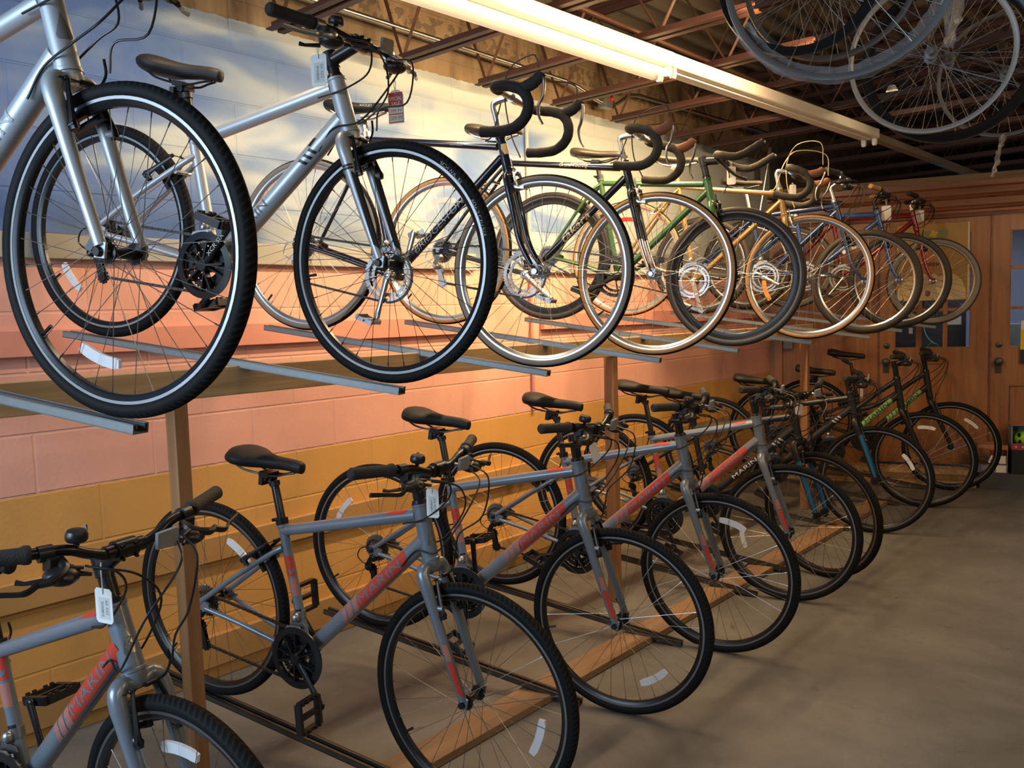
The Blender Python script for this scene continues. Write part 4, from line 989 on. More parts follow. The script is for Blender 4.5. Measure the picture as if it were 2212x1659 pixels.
def door(name, s0, s1, cols, rows, panel):
    b = MB(); t0, t1 = .002, .044
    g0, g1 = cols[0][0], cols[-1][1]
    bx(b, s0, g0, t0, t1, .146, 2.122); bx(b, g1, s1, t0, t1, .146, 2.122); bx(b, g0, g1, t0, t1, rows[-1][1], 2.122)
    for (a, c), (d_, e_) in zip(cols, cols[1:]): bx(b, c, d_, t0+.006, t1, rows[0][0], rows[-1][1])
    for (a, c), (d_, e_) in zip(rows, rows[1:]):
        for ca, cb in cols: bx(b, ca, cb, t0+.006, t1, c, d_)
    if panel:
        p0, p1, q0, q1 = panel
        bx(b, g0, g1, t0, t1, q1, rows[0][0]); bx(b, g0, g1, t0, t1, .146, q0); bx(b, p0, p1, t0+.022, t1, q0, q1)
    else: bx(b, g0, g1, t0, t1, .146, rows[0][0])
    for x in (g0-.006, g1): bx(b, x, x+.006, t0-.004, t0, rows[0][0]-.006, rows[-1][1]+.006)
    for z in (rows[0][0]-.008, rows[-1][1]): bx(b, g0-.006, g1+.006, t0-.004, t0, z, z+.008)
    o = wobj(name, b, 'dooroak')
    for ca, cb in cols:
        for ra, rb in rows: wobj('pane', bx(MB(), ca, cb, .024, .028, ra, rb), 'glass', o)
    k = MB(); c = (s0+.052, 0, .982)
    k.lathe([(.0001, .004), (.032, .004), (.030, -.006), (.012, -.010), (.011, -.030), (.024, -.036), (.030, -.050), (.024, -.064), (.0001, -.068)], 20, c, closed=False); wobj('door_knob', k, 'darksteel', o)
    k = MB(); k.box((s0+.052, -.0, .925), (.044, .012, .07)); wobj('lock_plate', k, 'darksteel', o)
    k = MB(); k.lathe([(.0001, .004), (.024, .004), (.022, -.012), (.0001, -.016)], 18, (s0+.055, 0, 1.114), closed=False); wobj('deadbolt', k, 'darksteel', o)
    return o
rows = [(1.098, 1.388), (1.412, 1.702), (1.728, 2.002)]
d1 = door('door_1', .737, 1.530, [(.858, 1.010), (1.052, 1.205), (1.238, 1.397)], rows, None)
b = MB(); bx(b, 1.06, 1.21, -.012, .002, .965, 1.02); bx(b, 1.075, 1.195, -.018, -.010, .985, 1.005); wobj('mail_slot', b, 'dooroak', d1)
door('door_2', 1.546, 2.40, [(1.675, 1.828), (1.870, 2.020), (2.060, 2.215)], rows, (1.683, 2.215, .50, .79))
wobj('wall_far', bx(MB(), -.45, 4.2, 1.6, 1.7, 0, 2.4), mat('blue_room_wall', (.22, .28, .42), .6))
# things dimly seen in the room beyond the glass
def wbox(name, x0, x1, y0, y1, z0, z1, m, label, cat):
    o = obj(name, bx(MB(), x0, x1, y0, y1, z0, z1).mesh(name, m)); o.matrix_world = W; return tag(o, label, cat)
darkcloth = mat('dark_goods', (.02, .02, .024), .6, bump=1., bscale=20)
sh = empty('display_shelf', W, 'dark shelf with goods seen through the first glazed door', 'shelf')
obj('shelf_board', bx(MB(), .70, 1.50, .30, .62, 1.00, 1.03).mesh('shelf_board', 'matblack'), sh); obj('shelf_back', bx(MB(), .70, 1.42, .62, .64, .6, 1.9).mesh('shelf_back', darkcloth), sh)
for x in (.70, 1.48): obj('shelf_side', bx(MB(), x, x+.02, .30, .62, .14, 1.5).mesh('shelf_side', 'matblack'), sh)
wbox('white_box', 1.245, 1.36, .32, .44, 1.33, 1.40, 'whitecard', 'small white box hung high behind the right panes of the first door', 'box').matrix_world = W @ T((0, 0, -.06))
for x0, w, z, t in ((.965, .03, 1.20, 'left'), (1.13, .06, 1.034, 'middle'), (1.30, .05, 1.034, 'right')):
    wbox('goods_tag', x0, x0+w, .31, .316, z, z+(.05 if w < .05 else .028), 'whitecard', f'little white price card on the shelf behind the {t} pane', 'card')
b = MB(); b.tube(smooth_path([(1.07, .34, 1.28), (1.10, .35, 1.18), (1.15, .36, 1.12), (1.19, .36, 1.10), (1.18, .36, 1.06), (1.13, .36, 1.05), (1.11, .36, 1.09), (1.16, .36, 1.13)], 5), .006, 8)
tag(obj('cable_lock', b.mesh('cable_lock', mat('teal_cable', (.10, .38, .32), .4))), 'coiled teal cable lock behind the middle pane of the first door', 'lock').matrix_world = W
wbox('grey_cabinet', 1.70, 2.1, .5, .9, .14, 1.26, mat('grey_blue_goods', (.13, .16, .18), .5), 'grey cabinet standing behind the second glazed door', 'cabinet')
# poster
po = empty('poster', W, 'ochre poster of a figure in a cream jacket over the upper panes of a door', 'poster')
def poly(name, pts, y, m, par): 
    b = MB(); b.prism(pts, y-.0015, y, lambda x, z, h: (x, h, z)); return obj(name, b.mesh(name, m), par)
obj('sheet', bx(MB(), .862, 1.385, -.016, -.010, 1.476, 2.086).mesh('sheet', mat('poster_ochre', (.42, .24, .055), .5, var=.2, scale=4)), po)
poly('edge_strip', [(1.372, 1.476), (1.385, 1.476), (1.385, 2.086), (1.372, 2.086)], -.0165, mat('poster_cream', (.72, .55, .27), .5), po)
def blob(cx_, cz_, rx, rz, n=20, wob=.0, k=3): return [(cx_+rx*cos(2*PI*i/n)*(1+wob*sin(k*2*PI*i/n)), cz_+rz*sin(2*PI*i/n)*(1+wob*sin(k*2*PI*i/n))) for i in range(n)]
poly('banner', [(1.05, 2.03), (1.24, 2.035), (1.22, 1.975), (1.16, 1.965), (1.08, 1.975), (1.01, 1.99)], -.0165, mat('poster_green', (.23, .24, .085), .5), po)
poly('banner_mark', blob(1.13, 2.005, .028, .030, 18, .2, 4), -.0185, mat('poster_yellow', (.62, .38, .06), .5), po)
poly('jacket', [(.865, 1.48), (1.365, 1.48), (1.36, 1.56), (1.335, 1.63), (1.29, 1.675), (1.22, 1.70), (1.17, 1.665), (1.12, 1.70), (1.02, 1.70), (.93, 1.66), (.875, 1.58)], -.0165, 'whitecard' if False else mat('poster_cream', (.72, .55, .27)), po)
poly('face', blob(1.10, 1.75, .058, .070), -.0185, mat('poster_orange', (.42, .14, .05), .5), po)
poly('hair', blob(1.06, 1.825, .085, .050, 20, .12, 3), -.0205, mat('poster_rust', (.50, .17, .055), .5), po)
poly('cap_brim', blob(1.125, 1.765, .060, .014), -.0205, mat('poster_dark', (.10, .045, .03), .5), po)
poly('pocket_mark', blob(1.09, 1.535, .020, .026, 8), -.0185, mat('poster_red', (.30, .04, .02), .5), po)
tag(obj('electrical_box', bx(MB(), -.02, .055, -.05, -.001, 1.10, 1.17).mesh('electrical_box', mat('grey_blue_box', (.16, .19, .22), .5))), 'small blue-grey electrical box on the wooden wall beside its corner post', 'box').matrix_world = W
# curb and lumber step in front of the doors
W1 = W; W = W0
b = MB(); bx(b, 1.46, 3.4, -.229, .093, 0, .126); wobj('trim_5', b, 'curb')
wobj('trim_6', bx(MB(), .60, 3.4, -.10, -.001, .127, .140), 'rough') if False else None
for i, (x0, x1, y0, z0, z1, m) in enumerate(((-.02, 1.44, -.200, .001, .042, 'lumber'), (.02, 1.40, -.175, .043, .086, 'rough'), (-.02, 1.43, -.150, .087, .128, 'lumber'))):
    o = obj('step_plank', bx(MB(), x0, x1, y0, -.003, z0, z1).mesh('step_plank', m)); o.matrix_world = W
    tag(o, f'{("lowest", "middle, darker", "topmost")[i]} plank of the low stack along the foot of the wooden wall', 'plank', 'planks at the foot of the doors')
# boxes on the curb
def open_box(name, x0, x1, y0, y1, z0, z1, mcard, label):
    r_ = empty(name, W @ T((x0, y0, z0)), label, 'box'); w, d_, h = x1-x0, y1-y0, z1-z0; t = .006
    b = MB(); bx(b, 0, w, 0, d_, 0, t); bx(b, 0, w, d_-t, d_, 0, h); bx(b, 0, t, 0, d_, 0, h); bx(b, w-t, w, 0, d_, 0, h); bx(b, 0, w, 0, t, 0, h*.30)
    obj('carton', b.mesh('carton', mcard), r_); return r_, w, d_, h
card = mat('brown_cardboard', (.30, .16, .075), .75); purple = mat('purple_print', (.20, .17, .30), .5)
r_, w, d_, h = open_box('cardboard_box', 1.445, 1.650, -.205, -.03, .1275, .345, card, 'open cardboard box with white cards and a red-orange thing inside, on the grey curb')
obj('printed_front', bx(MB(), 0, w, -.003, -.0005, 0, h*.30).mesh('printed_front', purple), r_); obj('printed_patch', bx(MB(), w*.15, w*.42, -.006, -.0031, h*.08, h*.24).mesh('printed_patch', 'decalgrey'), r_)
obj('printed_patch', bx(MB(), w*.62, w*.95, -.006, -.0031, .004, h*.27).mesh('printed_patch', 'whitecard'), r_)
b = MB(); b.add([(0, .0, h), (w, .0, h), (w, -.02, h*.84), (0, -.02, h*.90), (0, .003, h), (w, .003, h), (w, -.017, h*.84), (0, -.017, h*.90)], [(0, 1, 2, 3), (7, 6, 5, 4), (0, 3, 7, 4), (1, 5, 6, 2), (0, 4, 5, 1), (3, 2, 6, 7)]); obj('flap', b.mesh('flap', mat('orange_card', (.42, .18, .085), .7)), r_)
for (x, z, q, n_) in ((.095, .067, .4, 'tilted white card with a dark mark in the open cardboard box'), (.172, .067, 0, 'upright white card at the right side of the open cardboard box')):
    m_ = W @ T((1.445+x, -.19, .1275+z+.002)) @ R(q, 'Y'); o = empty('card', m_, n_, 'card'); obj('sheet', bx(MB(), -.024, .024, 0, .004, 0, .062).mesh('sheet', 'whitecard'), o)
    if q: obj('dark_mark', bx(MB(), -.014, .014, -.001, 0, .018, .030).mesh('dark_mark', 'inkgrey'), o)
b = MB(); b.ball((1.445+.125, -.12, .1275+.135), (.030, .03, .036)); b.ball((1.445+.105, -.12, .1275+.160), (.018, .02, .014)); b.tube([(1.445+.125, -.12, .1275+.11), (1.445+.125, -.12, .1275+.0075)], .016, 8)
tag(obj('red_glove', b.mesh('red_glove', mat('red_orange_cloth', (.62, .07, .025), .6))), 'red-orange soft thing poking up inside the open cardboard box', 'glove').matrix_world = W
wbox('dark_crate', 1.675, 1.98, -.215, -.02, .1275, .312, 'matblack', 'dark crate on the grey curb under the helmet box', 'crate')
r_ = empty('helmet_box', W @ T((1.672, -.21, .3135)), 'box with an open window holding a lime green helmet, on the dark crate', 'box')
b = MB(); bx(b, 0, .26, .0, .19, 0, .006); bx(b, 0, .006, 0, .19, 0, .19); bx(b, .254, .26, 0, .19, 0, .19); bx(b, 0, .26, .184, .19, 0, .19); bx(b, 0, .26, 0, .19, .184, .19); obj('carton', b.mesh('carton', mat('blue_grey_card', (.25, .33, .35), .5)), r_)
obj('red_panel', bx(MB(), 0, .26, -.004, -.0005, 0, .050).mesh('red_panel', mat('magenta_print', (.38, .03, .06), .5)), r_); obj('top_flap', bx(MB(), -.006, .262, -.03, .19, .1905, .194).mesh('top_flap', mat('orange_card', (.42, .18, .085))), r_)
for x in (.03, .075, .12): 
    b = MB(); b.ball((x, -.0055, .022), (.008, .002, .010)); obj('print_dot', b.mesh('print_dot', 'decalgrey'), r_)
he = empty('helmet', W @ T((1.80, -.125, .395)), 'lime green cycling helmet with black vents inside its box', 'helmet')
b = MB(); b.ball((0, 0, 0), (.105, .07, .068), 20, 12); obj('shell', b.mesh('shell', mat('lime_green', (.32, .62, .03), .35)), he)
for x, z in ((-.07, .025), (-.065, -.02), (-.025, .03), (-.02, -.02), (.03, .01)):
    b = MB(); b.ball((x, -.05+abs(x)*.25, z), (.014, .026, .019), 8, 6); obj('vent', b.mesh('vent', 'matblack'), he)
W = W1
ya = empty('yellow_bag', W, 'yellow bag hanging on the second door at the edge of the view', 'bag')
obj('body', bx(MB(), 1.742, 1.95, -.035, -.012, 1.075, 1.30).mesh('body', mat('yellow_cloth', (.75, .55, .02), .6)), ya); obj('white_band', bx(MB(), 1.742, 1.95, -.037, -.010, 1.23, 1.30).mesh('white_band', 'whitecard'), ya); obj('black_band', bx(MB(), 1.745, 1.95, -.036, -.011, .97, 1.075).mesh('black_band', 'matblack'), ya)
b = MB(); b.tube([(1.80, -.02, 1.30), (1.84, -.012, 1.40), (1.88, -.02, 1.30)], .004, 6); obj('strap', b.mesh('strap', 'matblack'), ya)

# ------------------------------------------------------------------ roof: deck, joists, rods, conduit, strip lights
b = MB(); x = -.4; poly_ = []
while x < 7.0: poly_ += [(x, 3.12), (x+.045, 3.12), (x+.06, 3.158), (x+.135, 3.158)]; x += .15
n = len(poly_); vs = [(p, y, z) for y in (-1., 12.) for p, z in poly_]; b.add(vs, [(i, i+1, n+i+1, n+i) for i in range(n-1)]); 
b.add([(p, y, z+.02) for p, y, z in vs], [(n+i, n+i+1, i+1, i) for i in range(n-1)])
struct('ceiling', b, 'deck')
jy = [.79, 1.45, 2.05, 2.71, 3.28, 3.90, 4.50, 5.24, 5.77, 6.59, 7.20, 7.90, 8.60, 9.30, 10.0]
def joist_parts():
    P = {}; x0, x1 = -.05, 6.6
    b = MB()
    for s in (-1, 1): bx(b, x0, x1, s*.012-(.032 if s < 0 else 0), s*.012+(.032 if s > 0 else 0), 2.654, 2.659); bx(b, x0, x1, s*.012-(.005 if s < 0 else 0), s*.012+(.005 if s > 0 else 0), 2.659, 2.690)
    P['bottom_chord'] = b.mesh('bottom_chord', 'joist'); b = MB()
    for s in (-1, 1): bx(b, -.165, x1, s*.012-(.036 if s < 0 else 0), s*.012+(.036 if s > 0 else 0), 3.112, 3.118); bx(b, -.165, x1, s*.012-(.005 if s < 0 else 0), s*.012+(.005 if s > 0 else 0), 3.078, 3.112)
    P['top_chord'] = b.mesh('top_chord', 'joist'); b = MB(); q = [(-.16, 0, 3.09)]; x = -.01; up = False
    while x < x1: q.append((x, 0, 2.671 if not up else 3.095)); x += .26; up = not up
    b.tube(q, .0095, 8); P['web_rod'] = b.mesh('web_rod', 'joist'); return P
JP = joist_parts()
for i, y in enumerate(jy):
    r_ = empty('roof_joist', T((0, y, 0)), 'red-brown open-web steel roof joist running across under the corrugated deck', 'joist', 'steel roof joists')
    for k, me in JP.items(): obj(k, me, r_)
for x, lab in ((.90, 'thin rust-red rod running along the joists beside the strip lights'), (3.1, 'thin rust-red rod running along the joists behind the hanging wheels')):
    b = MB(); b.tube([(x, .3, 2.703), (x+.04, 9.6, 2.703)], .0105, 8); tag(obj('bridging_rod', b.mesh('bridging_rod', 'joist')), lab, 'rod')
cd = empty('conduit', T((-.07, 0, 0)), 'shiny metal conduit running along the top of the wall with a junction box', 'conduit')
b = MB(); b.tube([(0, -.5, 2.862), (0, 4.02, 2.827), (0, 4.15, 2.815), (.0, 4.34, 2.772), (0, 4.41, 2.762)], .0125, 12); obj('pipe', b.mesh('pipe', 'alu'), cd)
b = MB(); b.tube([(0, 4.49, 2.762), (0, 4.55, 2.772), (0, 4.72, 2.862), (0, 4.82, 2.878), (0, 6.9, 2.91)], .0125, 12); obj('pipe', b.mesh('pipe', 'alu'), cd)
b = MB(); b.box((0, 4.45, 2.762), (.05, .10, .055)); obj('junction_box', b.mesh('junction_box', 'greyalu'), cd); b = MB(); b.ball((.03, 4.47, 2.788), (.012, .014, .012)); obj('red_cap', b.mesh('red_cap', 'redref'), cd)
wc = empty('wall_conduit', T((-.158, 3.77, 0)), 'thin vertical conduit on the wall painted in the colours behind it', 'conduit')
for z0, z1, m in ((1.713, 2.66, 'skyboard'), (.90, 1.713, 'pinkboard')):
    b = MB(); b.tube([(0, 0, z0), (0, 0, z1)], .011, 10); obj('pipe', b.mesh('pipe', m), wc)
rd = empty('hanging_rod', T((.5, 5.45, 0)), 'slim silver rod with a black handle hanging from a joist by the bar ends', 'rod')
b = MB(); b.tube([(0, .075, 2.40), (0, -.07, 2.02)], .006, 8); obj('shaft', b.mesh('shaft', 'alu'), rd)
b = MB(); b.tube([(0, .125, 2.545), (0, .10, 2.47), (0, .073, 2.395)], [.014, .017, .010], 10); b.tube([(0, .30, 2.66), (0, .125, 2.54)], .004, 6); obj('handle', b.mesh('handle', 'matblack'), rd)
bb_ = empty('small_speaker', T((.40, 5.45, 2.36)), 'small black box hanging from a joist beside the silver rod', 'speaker')
b = MB(); b.box((0, .03, .02), (.10, .10, .10)); obj('cabinet', b.mesh('cabinet', 'matblack'), bb_); b = MB(); b.tube([(0, .03, .07), (0, .30, .30)], .006, 8); obj('bracket', b.mesh('bracket', 'matblack'), bb_)

def strip_light(y0, y1, x, ang, z, lit, label, ends=True):
    r_ = empty('ceiling_light', T((x, y0, z)) @ R(ang, 'Z'), label, 'light', 'ceiling strip lights'); L = y1-y0
    b = MB(); b.prism([(-.062, .0), (-.055, -.006), (.055, -.006), (.062, .0), (.062, .055), (.050, .062), (-.050, .062), (-.062, .055)], 0, L, lambda xx, zz, h: (xx, h, zz)); bx(b, -.022, .022, .05, L-.05, -.016, -.006)
    o = obj('housing', b.mesh('housing', 'fixture'), r_); bv = o.modifiers.new('e', 'BEVEL'); bv.width = .003; bv.segments = 2; bv.limit_method = 'ANGLE'
    for xx in (-.036, .036):
        if ends:
            for yy in (.02, L-.02):
                b = MB(); b.prism([(-.014, 0), (.014, 0), (.014, -.032), (.008, -.044), (-.008, -.044), (-.014, -.032)], yy-.012, yy+.012, lambda a, c, h: (xx+a, h, c-.006)); obj('lamp_holder', b.mesh('lamp_holder', 'fixture'), r_)
        if lit:
            b = MB(); b.tube([(xx, .035, -.036), (xx, L-.035, -.036)], .0165, 14); obj('tube_lamp', b.mesh('tube_lamp', 'tube_on' if xx < 0 else 'tube_bright'), r_)
    return r_
strip_light(.96, 3.49, .819, -.040, 2.585, True, 'strip light with two lit tubes over the near end of the rack')
strip_light(3.495, 6.02, .917, -.040, 2.585, False, 'strip light without tubes, white housing over the middle of the rack')
b = MB(); bx(b, -.030, .030, 0, 2.9, 0, .045); o = obj('ceiling_strut', b.mesh('ceiling_strut', mat('dull_cream_metal', (.34, .31, .25), .5, .3))); o.matrix_world = T((1.013, 6.045, 2.589)) @ R(-.02, 'Z'); tag(o, 'plain dull metal strut carrying on from the strip lights towards the doors', 'strut')
fl = empty('work_light', T((1.34, 5.42, 2.72)), 'small glowing lamp among the far joists, seen through the hanging wheels', 'light')
b = MB(); b.lathe([(.028, .0), (.034, .02), (.020, .05), (.0001, .055)], 16, (0, 0, 0), 'z', closed=False); obj('shade', b.mesh('shade', 'fixture'), fl); b = MB(); b.ball((0, 0, -.010), (.045, .032, .024)); obj('bulb', b.mesh('bulb', mat('lit_bulb', (1, .9, .7), .3, emit=(1, .7, .35), estr=40.)), fl); b = MB(); b.tube([(0, 0, .05), (0, .35, .36)], .005, 6); obj('cord', b.mesh('cord', 'cable'), fl)

# ------------------------------------------------------------------ wheels hanging from the joists
def hang_wheel(c, look, ro, depth, style, label, tyre=None, hook=2.60, tilt=0., spokem='dullspoke', bag=False):
    c = V(c); n = V((look[0], look[1], 0)).normalized()
    y = n; x = V((0, 0, 1)).cross(y)*-1; x.normalize(); z = V((0, 0, 1)); x = y.cross(z)
    m = Matrix((x, y, z)).transposed().to_4x4() @ R(tilt, 'Y'); m.translation = c
    r_ = empty('spare_wheel', m, label, 'wheel', 'wheels hanging from the ceiling')
    w = obj('rim', rim_mesh(ro, depth, style, .011), r_); obj('spokes', spokes_mesh(ro-depth+.002, 32, spokem, False), r_); obj('hub', cached(('hub', 'dullrim', False, 99), lambda: hub_mesh('dullrim', False, False)), r_)
    if tyre: obj('tyre', tyre_mesh(ro+.022, .030, tyre), r_)
    top = c.z+ro-depth; b = MB()
    # hook from the nearest joist or rod down to the rim
    b.tube(smooth_path([(0, .0, ro-depth-.004), (0, .012, ro-depth-.010), (0, .024, ro-depth), (0, .026, ro+.03), (0, .022, max(ro+.06, 3.11-c.z))], 4), .0035, 7); obj('hook', b.mesh('hook', 'galv'), r_, R(-tilt, 'Y'))
    return r_
hang_wheel((1.765, 3.00, 2.630), (1.2, -2.6), .277, .034, 'allblack', 'black rim, nearest the strip lights among the hanging wheels')
hang_wheel((1.805, 3.19, 2.672), (1.2, -2.7), .305, .020, 'grey', 'dull grey rim hanging directly behind the black one')
hw3 = hang_wheel((2.150, 2.34, 2.370), (.9, -2.0), .300, .018, 'grey', 'grey rim in clear plastic, lowest and closest of the hanging wheels', bag=True)
hang_wheel((2.055, 3.55, 2.405), (1.05, -3.4), .292, .018, 'pale', 'pale silver rim, whole lower half in view at the far side of the hanging wheels')
hang_wheel((2.075, 3.72, 2.415), (1.05, -3.4), .318, .040, 'allblack', 'black deep rim just behind the pale silver one')
hang_wheel((2.06, 4.80, 2.57), (.95, -4.6), .300, .018, 'grey', 'grey rim furthest back of the hanging wheels, at the edge of the view')
def film(name, pts, wdt, label):
    b = MB(); n = 14; vs = []
    for i in range(n+1):
        t = i/n; p = V(pts[0]).lerp(V(pts[1]), t); ww = wdt*(1-.55*t)*(.8+.4*random.random())
        for j in range(5): vs.append((p.x+(j/4-.5)*ww+random.uniform(-.006, .006), p.y+random.uniform(-.012, .012)+.018*sin(j*2+i*.7), p.z))
    b.add(vs, [(i*5+j, i*5+j+1, i*5+6+j, i*5+5+j) for i in range(n) for j in range(4)], 0, True)
    o = obj(name, b.mesh(name, 'film')); sm_ = o.modifiers.new('t', 'SOLIDIFY'); sm_.thickness = .0008; return tag(o, label, 'plastic')
film('hanging_plastic_strip', ((2.20, 3.30, 2.652), (2.18, 3.32, 2.36)), .085, 'wide strip of clear plastic film hanging in front of the silver rim')
film('hanging_plastic_strip', ((2.06, 4.79, 2.285), (2.03, 4.72, 2.07)), .030, 'narrow twisted strip of clear plastic hanging down before the wooden cornice')
# crinkled plastic round the lower rim
b = MB(); vs = []; n = 28
for i in range(n+1):
    a = math.radians(185+i*150/n)
    for rr, yy in ((.302, .020), (.308, .0), (.302, -.020), (.278, -.022), (.258, -.018)): vs.append(((rr+random.uniform(-.004, .004))*cos(a), yy+random.uniform(-.004, .004), (rr+random.uniform(-.004, .004))*sin(a)))
b.add(vs, [(i*5+j, i*5+j+1, i*5+6+j, i*5+5+j) for i in range(n) for j in range(4)], 0, True)
obj('plastic_wrap', b.mesh('plastic_wrap', 'film'), hw3)

# ------------------------------------------------------------------ price tags
def price_tag(bk, p, w, h, label, kind='white', front=True, rot=0., slen=.03, yaw=0., swing=0.):
    """hung from point p (bike coordinates, on the bike's front assembly); the card hangs straight down and faces the shop"""
    MWb, s, S = BIKES[bk]; q = MWb @ (S @ V(p))-V((0, 0, .0175)); nrm = (MWb.to_3x3() @ V((0, -1, 0))); a = math.atan2(nrm.y, nrm.x)+PI/2+yaw
    m = T(q) @ R(a, 'Z') @ R(swing, 'Y')
    r_ = empty('price_tag', m, label, 'price tag', 'price tags on the bikes')
    b = MB(); b.tube([(0, 0, 0), (.004, -.004, -.010), (0, -.002, -slen-.012)], .0011, 6); b.tube([(-.001, 0, 0), (-.006, .002, -.010), (0, 0, -slen-.012)], .0011, 6); obj('string', b.mesh('string', 'string'), r_)
    c = .006; z0 = -slen-h
    out = [(-w/2+c, z0), (w/2-c, z0), (w/2, z0+c), (w/2, -slen-c), (w/2-c, -slen), (-w/2+c, -slen), (-w/2, -slen-c), (-w/2, z0+c)]
    if kind == 'red': out = [(-w/2, z0), (w/2, z0), (w/2, -slen-.014), (w/2-.014, -slen), (-w/2+.014, -slen), (-w/2, -slen-.014)]
    b = MB(); b.prism(out, -.0006, .0006, lambda x, z, hh: (x, hh, z)); cd_ = obj('card', b.mesh('card', 'whitecard'), r_)
    X = lambda x, z, r__=0.: T((x, -.0012, z)) @ R(PI/2, 'X') @ R(r__, 'Z')
    if kind == 'white' and front:
        b = MB(); bx(b, -w*.30, w*.34, -.0011, -.0007, z0+h*.12, z0+h*.74); obj('print_panel', b.mesh('print_panel', mat('tag_label', (.60, .60, .57), .6)), cd_)
        obj('lettering', text_flat('lettering', front if isinstance(front, str) else '399 99', h*.42, w*.17, X(w*.20, z0+h*.46, PI/2), 'inkgrey'), cd_)
        b = MB(); zz = z0+h*.20
        while zz < z0+h*.62: t_ = random.choice((.0006, .0010, .0016)); bx(b, -w*.14, 0, -.0014, -.0011, zz, zz+t_); zz += t_+random.choice((.0008, .0014))
        obj('barcode', b.mesh('barcode', 'inkgrey'), cd_)
    if kind == 'red':
        b = MB(); bx(b, -w*.46, w*.46, -.0011, -.0006, z0+h*.50, z0+h*.93); bx(b, -w*.46, w*.46, -.0011, -.0006, z0+h*.27, z0+h*.30); bx(b, -w*.46, w*.46, -.0011, -.0006, z0+h*.03, z0+h*.055); bx(b, -w*.46, -w*.43, -.0011, -.0006, z0+h*.03, z0+h*.5); bx(b, w*.43, w*.46, -.0011, -.0006, z0+h*.03, z0+h*.5)
        obj('red_panel', b.mesh('red_panel', 'redcard'), cd_)
        for tx, z, ww, hh, mm in (('SPECIAL', .75, .80, .11, 'decalwhite'), ('SALE', .60, .55, .11, 'decalwhite'), ('599.99', .385, .72, .11, 'inkgrey'), ('509.99', .165, .78, .13, 'inkgrey')):
            obj('lettering', text_flat('lettering', tx, w*ww, h*hh, X(0, z0+h*z), mm), cd_)
    return r_
price_tag('B1', (.765, -.048, .962), .052, .075, 'white price tag on the bars of the nearest lower grey bike', front='399 99', slen=.055)
price_tag('B2', (.858, -.035, 1.000), .042, .085, 'white price tag beside the stem of the first complete lower grey bike', front=True, slen=.035)
price_tag('B3', (.855, -.05, 1.020), .040, .075, 'white price tag swung edgewise on the bars of the second complete grey bike', front=False, yaw=1.15, swing=-.35, slen=.03)
price_tag('B6', (.862, -.04, .965), .040, .058, 'white price tag on the bike with bars turned sideways', front=False, slen=.02)
price_tag('B7', (.862, .06, .965), .036, .080, 'narrow white tag on the black bike with straight bars', front=False, yaw=1.2, slen=.03)
price_tag('T2', (.850, -.125, .935), .050, .085, 'white price tag before the stem of the silver bike', front='599 99', slen=.03)
price_tag('T2', (.905, .17, .900), .052, .098, 'red and white special sale tag on the far bar end of the silver bike', 'red', slen=.03)
price_tag('T5', (.885, -.07, .890), .042, .085, 'white price tag under the bars of the green bike', front=False, slen=.02)
price_tag('T6', (.870, .03, .855), .036, .062, 'small white tag by the stem of the gold bike', front=False, slen=.01, yaw=.3)
price_tag('T8', (.860, .05, .895), .062, .100, 'cream price tag hanging from the bars of the bright blue bike', front=False, slen=.05)
price_tag('T9', (.850, .10, .905), .060, .090, 'cream price tag hanging from the bars of the red bike', front=False, slen=.03)

# ------------------------------------------------------------------ light
def area(name, loc, rot, size, energy, col):
    l = bpy.data.lights.new(name, 'AREA'); l.shape = 'RECTANGLE'; l.size, l.size_y = size; l.energy = energy; l.color = col
    o = bpy.data.objects.new(name, l); C.objects.link(o); o.location = loc; o.rotation_euler = rot; return o
def aim(o, p): o.rotation_euler = (V(p)-o.location).to_track_quat('-Z', 'Y').to_euler()
WARM = (1., .66, .34)
k = area('hidden_wall_wash', (.788, 3.92, 2.634), (0, 0, 0), (.04, 2.5), 88, WARM); k.rotation_euler = (0, math.radians(22), 0)  # added wall-wash light hidden behind the tubeless housing; no tube there
k2 = area('tube_near', (.741, 1.99, 2.61), (0, 0, 0), (.04, 2.0), 22, (1., .74, .48)); k2.rotation_euler = (0, math.radians(22), 0)
k3 = area('shop_strip_right', (4.0, 3.0, 2.9), (0, 0, 0), (.15, 2.4), 34, WARM); aim(k3, (1.6, 3.6, .8))
k8 = area('strip_side_fill', (1.48, 3.19, 2.652), (0, 0, 0), (.06, 1.9), 22, WARM); k8.rotation_euler = (0, math.radians(84), 0); k8.data.spread = math.radians(130)  # added light that brightens the strip housing's side; has no fitting
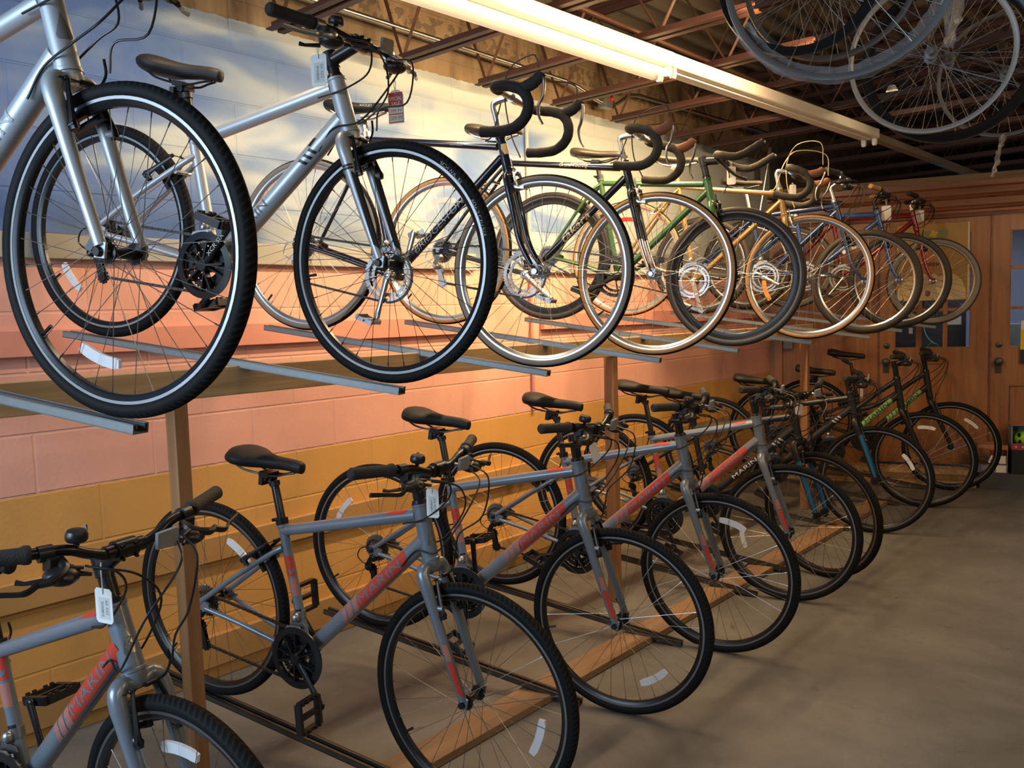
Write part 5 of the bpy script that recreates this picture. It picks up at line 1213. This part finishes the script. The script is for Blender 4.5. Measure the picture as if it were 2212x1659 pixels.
sl = bpy.data.lights.new('wall_spot_fill', 'SPOT'); sl.energy = 75; sl.color = (1., .68, .33); sl.spot_size = math.radians(64); sl.spot_blend = 1.; sl.shadow_soft_size = .05  # added soft spot for the warm patch on the wall; has no fitting
so = bpy.data.objects.new('wall_spot_fill', sl); C.objects.link(so); so.location = (.70, 4.20, 2.62); aim(so, (-.17, 3.72, 1.30))
k9 = area('work_light_glow', (1.34, 5.42, 2.70), (0, 0, 0), (.05, .05), 3, WARM)
k4 = area('shop_strip_back', (3.4, 5.2, 2.9), (0, 0, 0), (.3, 2.0), 34, (1., .66, .36)); aim(k4, (1.4, 6.6, .9))
k7 = area('shop_strip_behind', (4.6, .5, 2.9), (0, 0, 0), (.3, 2.4), 34, (1., .86, .68))
k5 = area('shop_window_daylight', (.9, -2.4, 2.1), (0, 0, 0), (2.2, 1.6), 150, (.58, .78, 1.)); aim(k5, (.1, 1.6, 1.7))
k6 = area('room_beyond', (1.6, 7.9, 2.2), (0, 0, 0), (.6, .6), 16, (.8, .88, 1.))
w = bpy.data.worlds.new('shop_ambient'); bpy.context.scene.world = w; w.use_nodes = True
w.node_tree.nodes['Background'].inputs[0].default_value = (.75, .72, .70, 1); w.node_tree.nodes['Background'].inputs[1].default_value = .05

# ------------------------------------------------------------------ camera
cam = bpy.data.cameras.new('camera'); co = bpy.data.objects.new('camera', cam); C.objects.link(co); bpy.context.scene.camera = co
r1, r2, r3 = V((.7508078495741882, .6598484116917172, -.029793398693358977)), V((.03261465065980218, -.0820859526734875, -.9960914520946483)), V((-.6597149820794752, .7469015798360612, -.08315150304278042))
mm = Matrix((r1, -r2, -r3)).transposed().to_4x4(); mm.translation = V((3.00415, 0, 1.46722)); co.matrix_world = mm
cam.sensor_width = 36.; cam.lens = 36*1807.32/2212; cam.clip_start = .02
sc = bpy.context.scene
sc.view_settings.view_transform = 'Standard'; sc.view_settings.look = 'None'; sc.view_settings.gamma = 1.; sc.view_settings.exposure = .12; sc.view_settings.use_curve_mapping = False
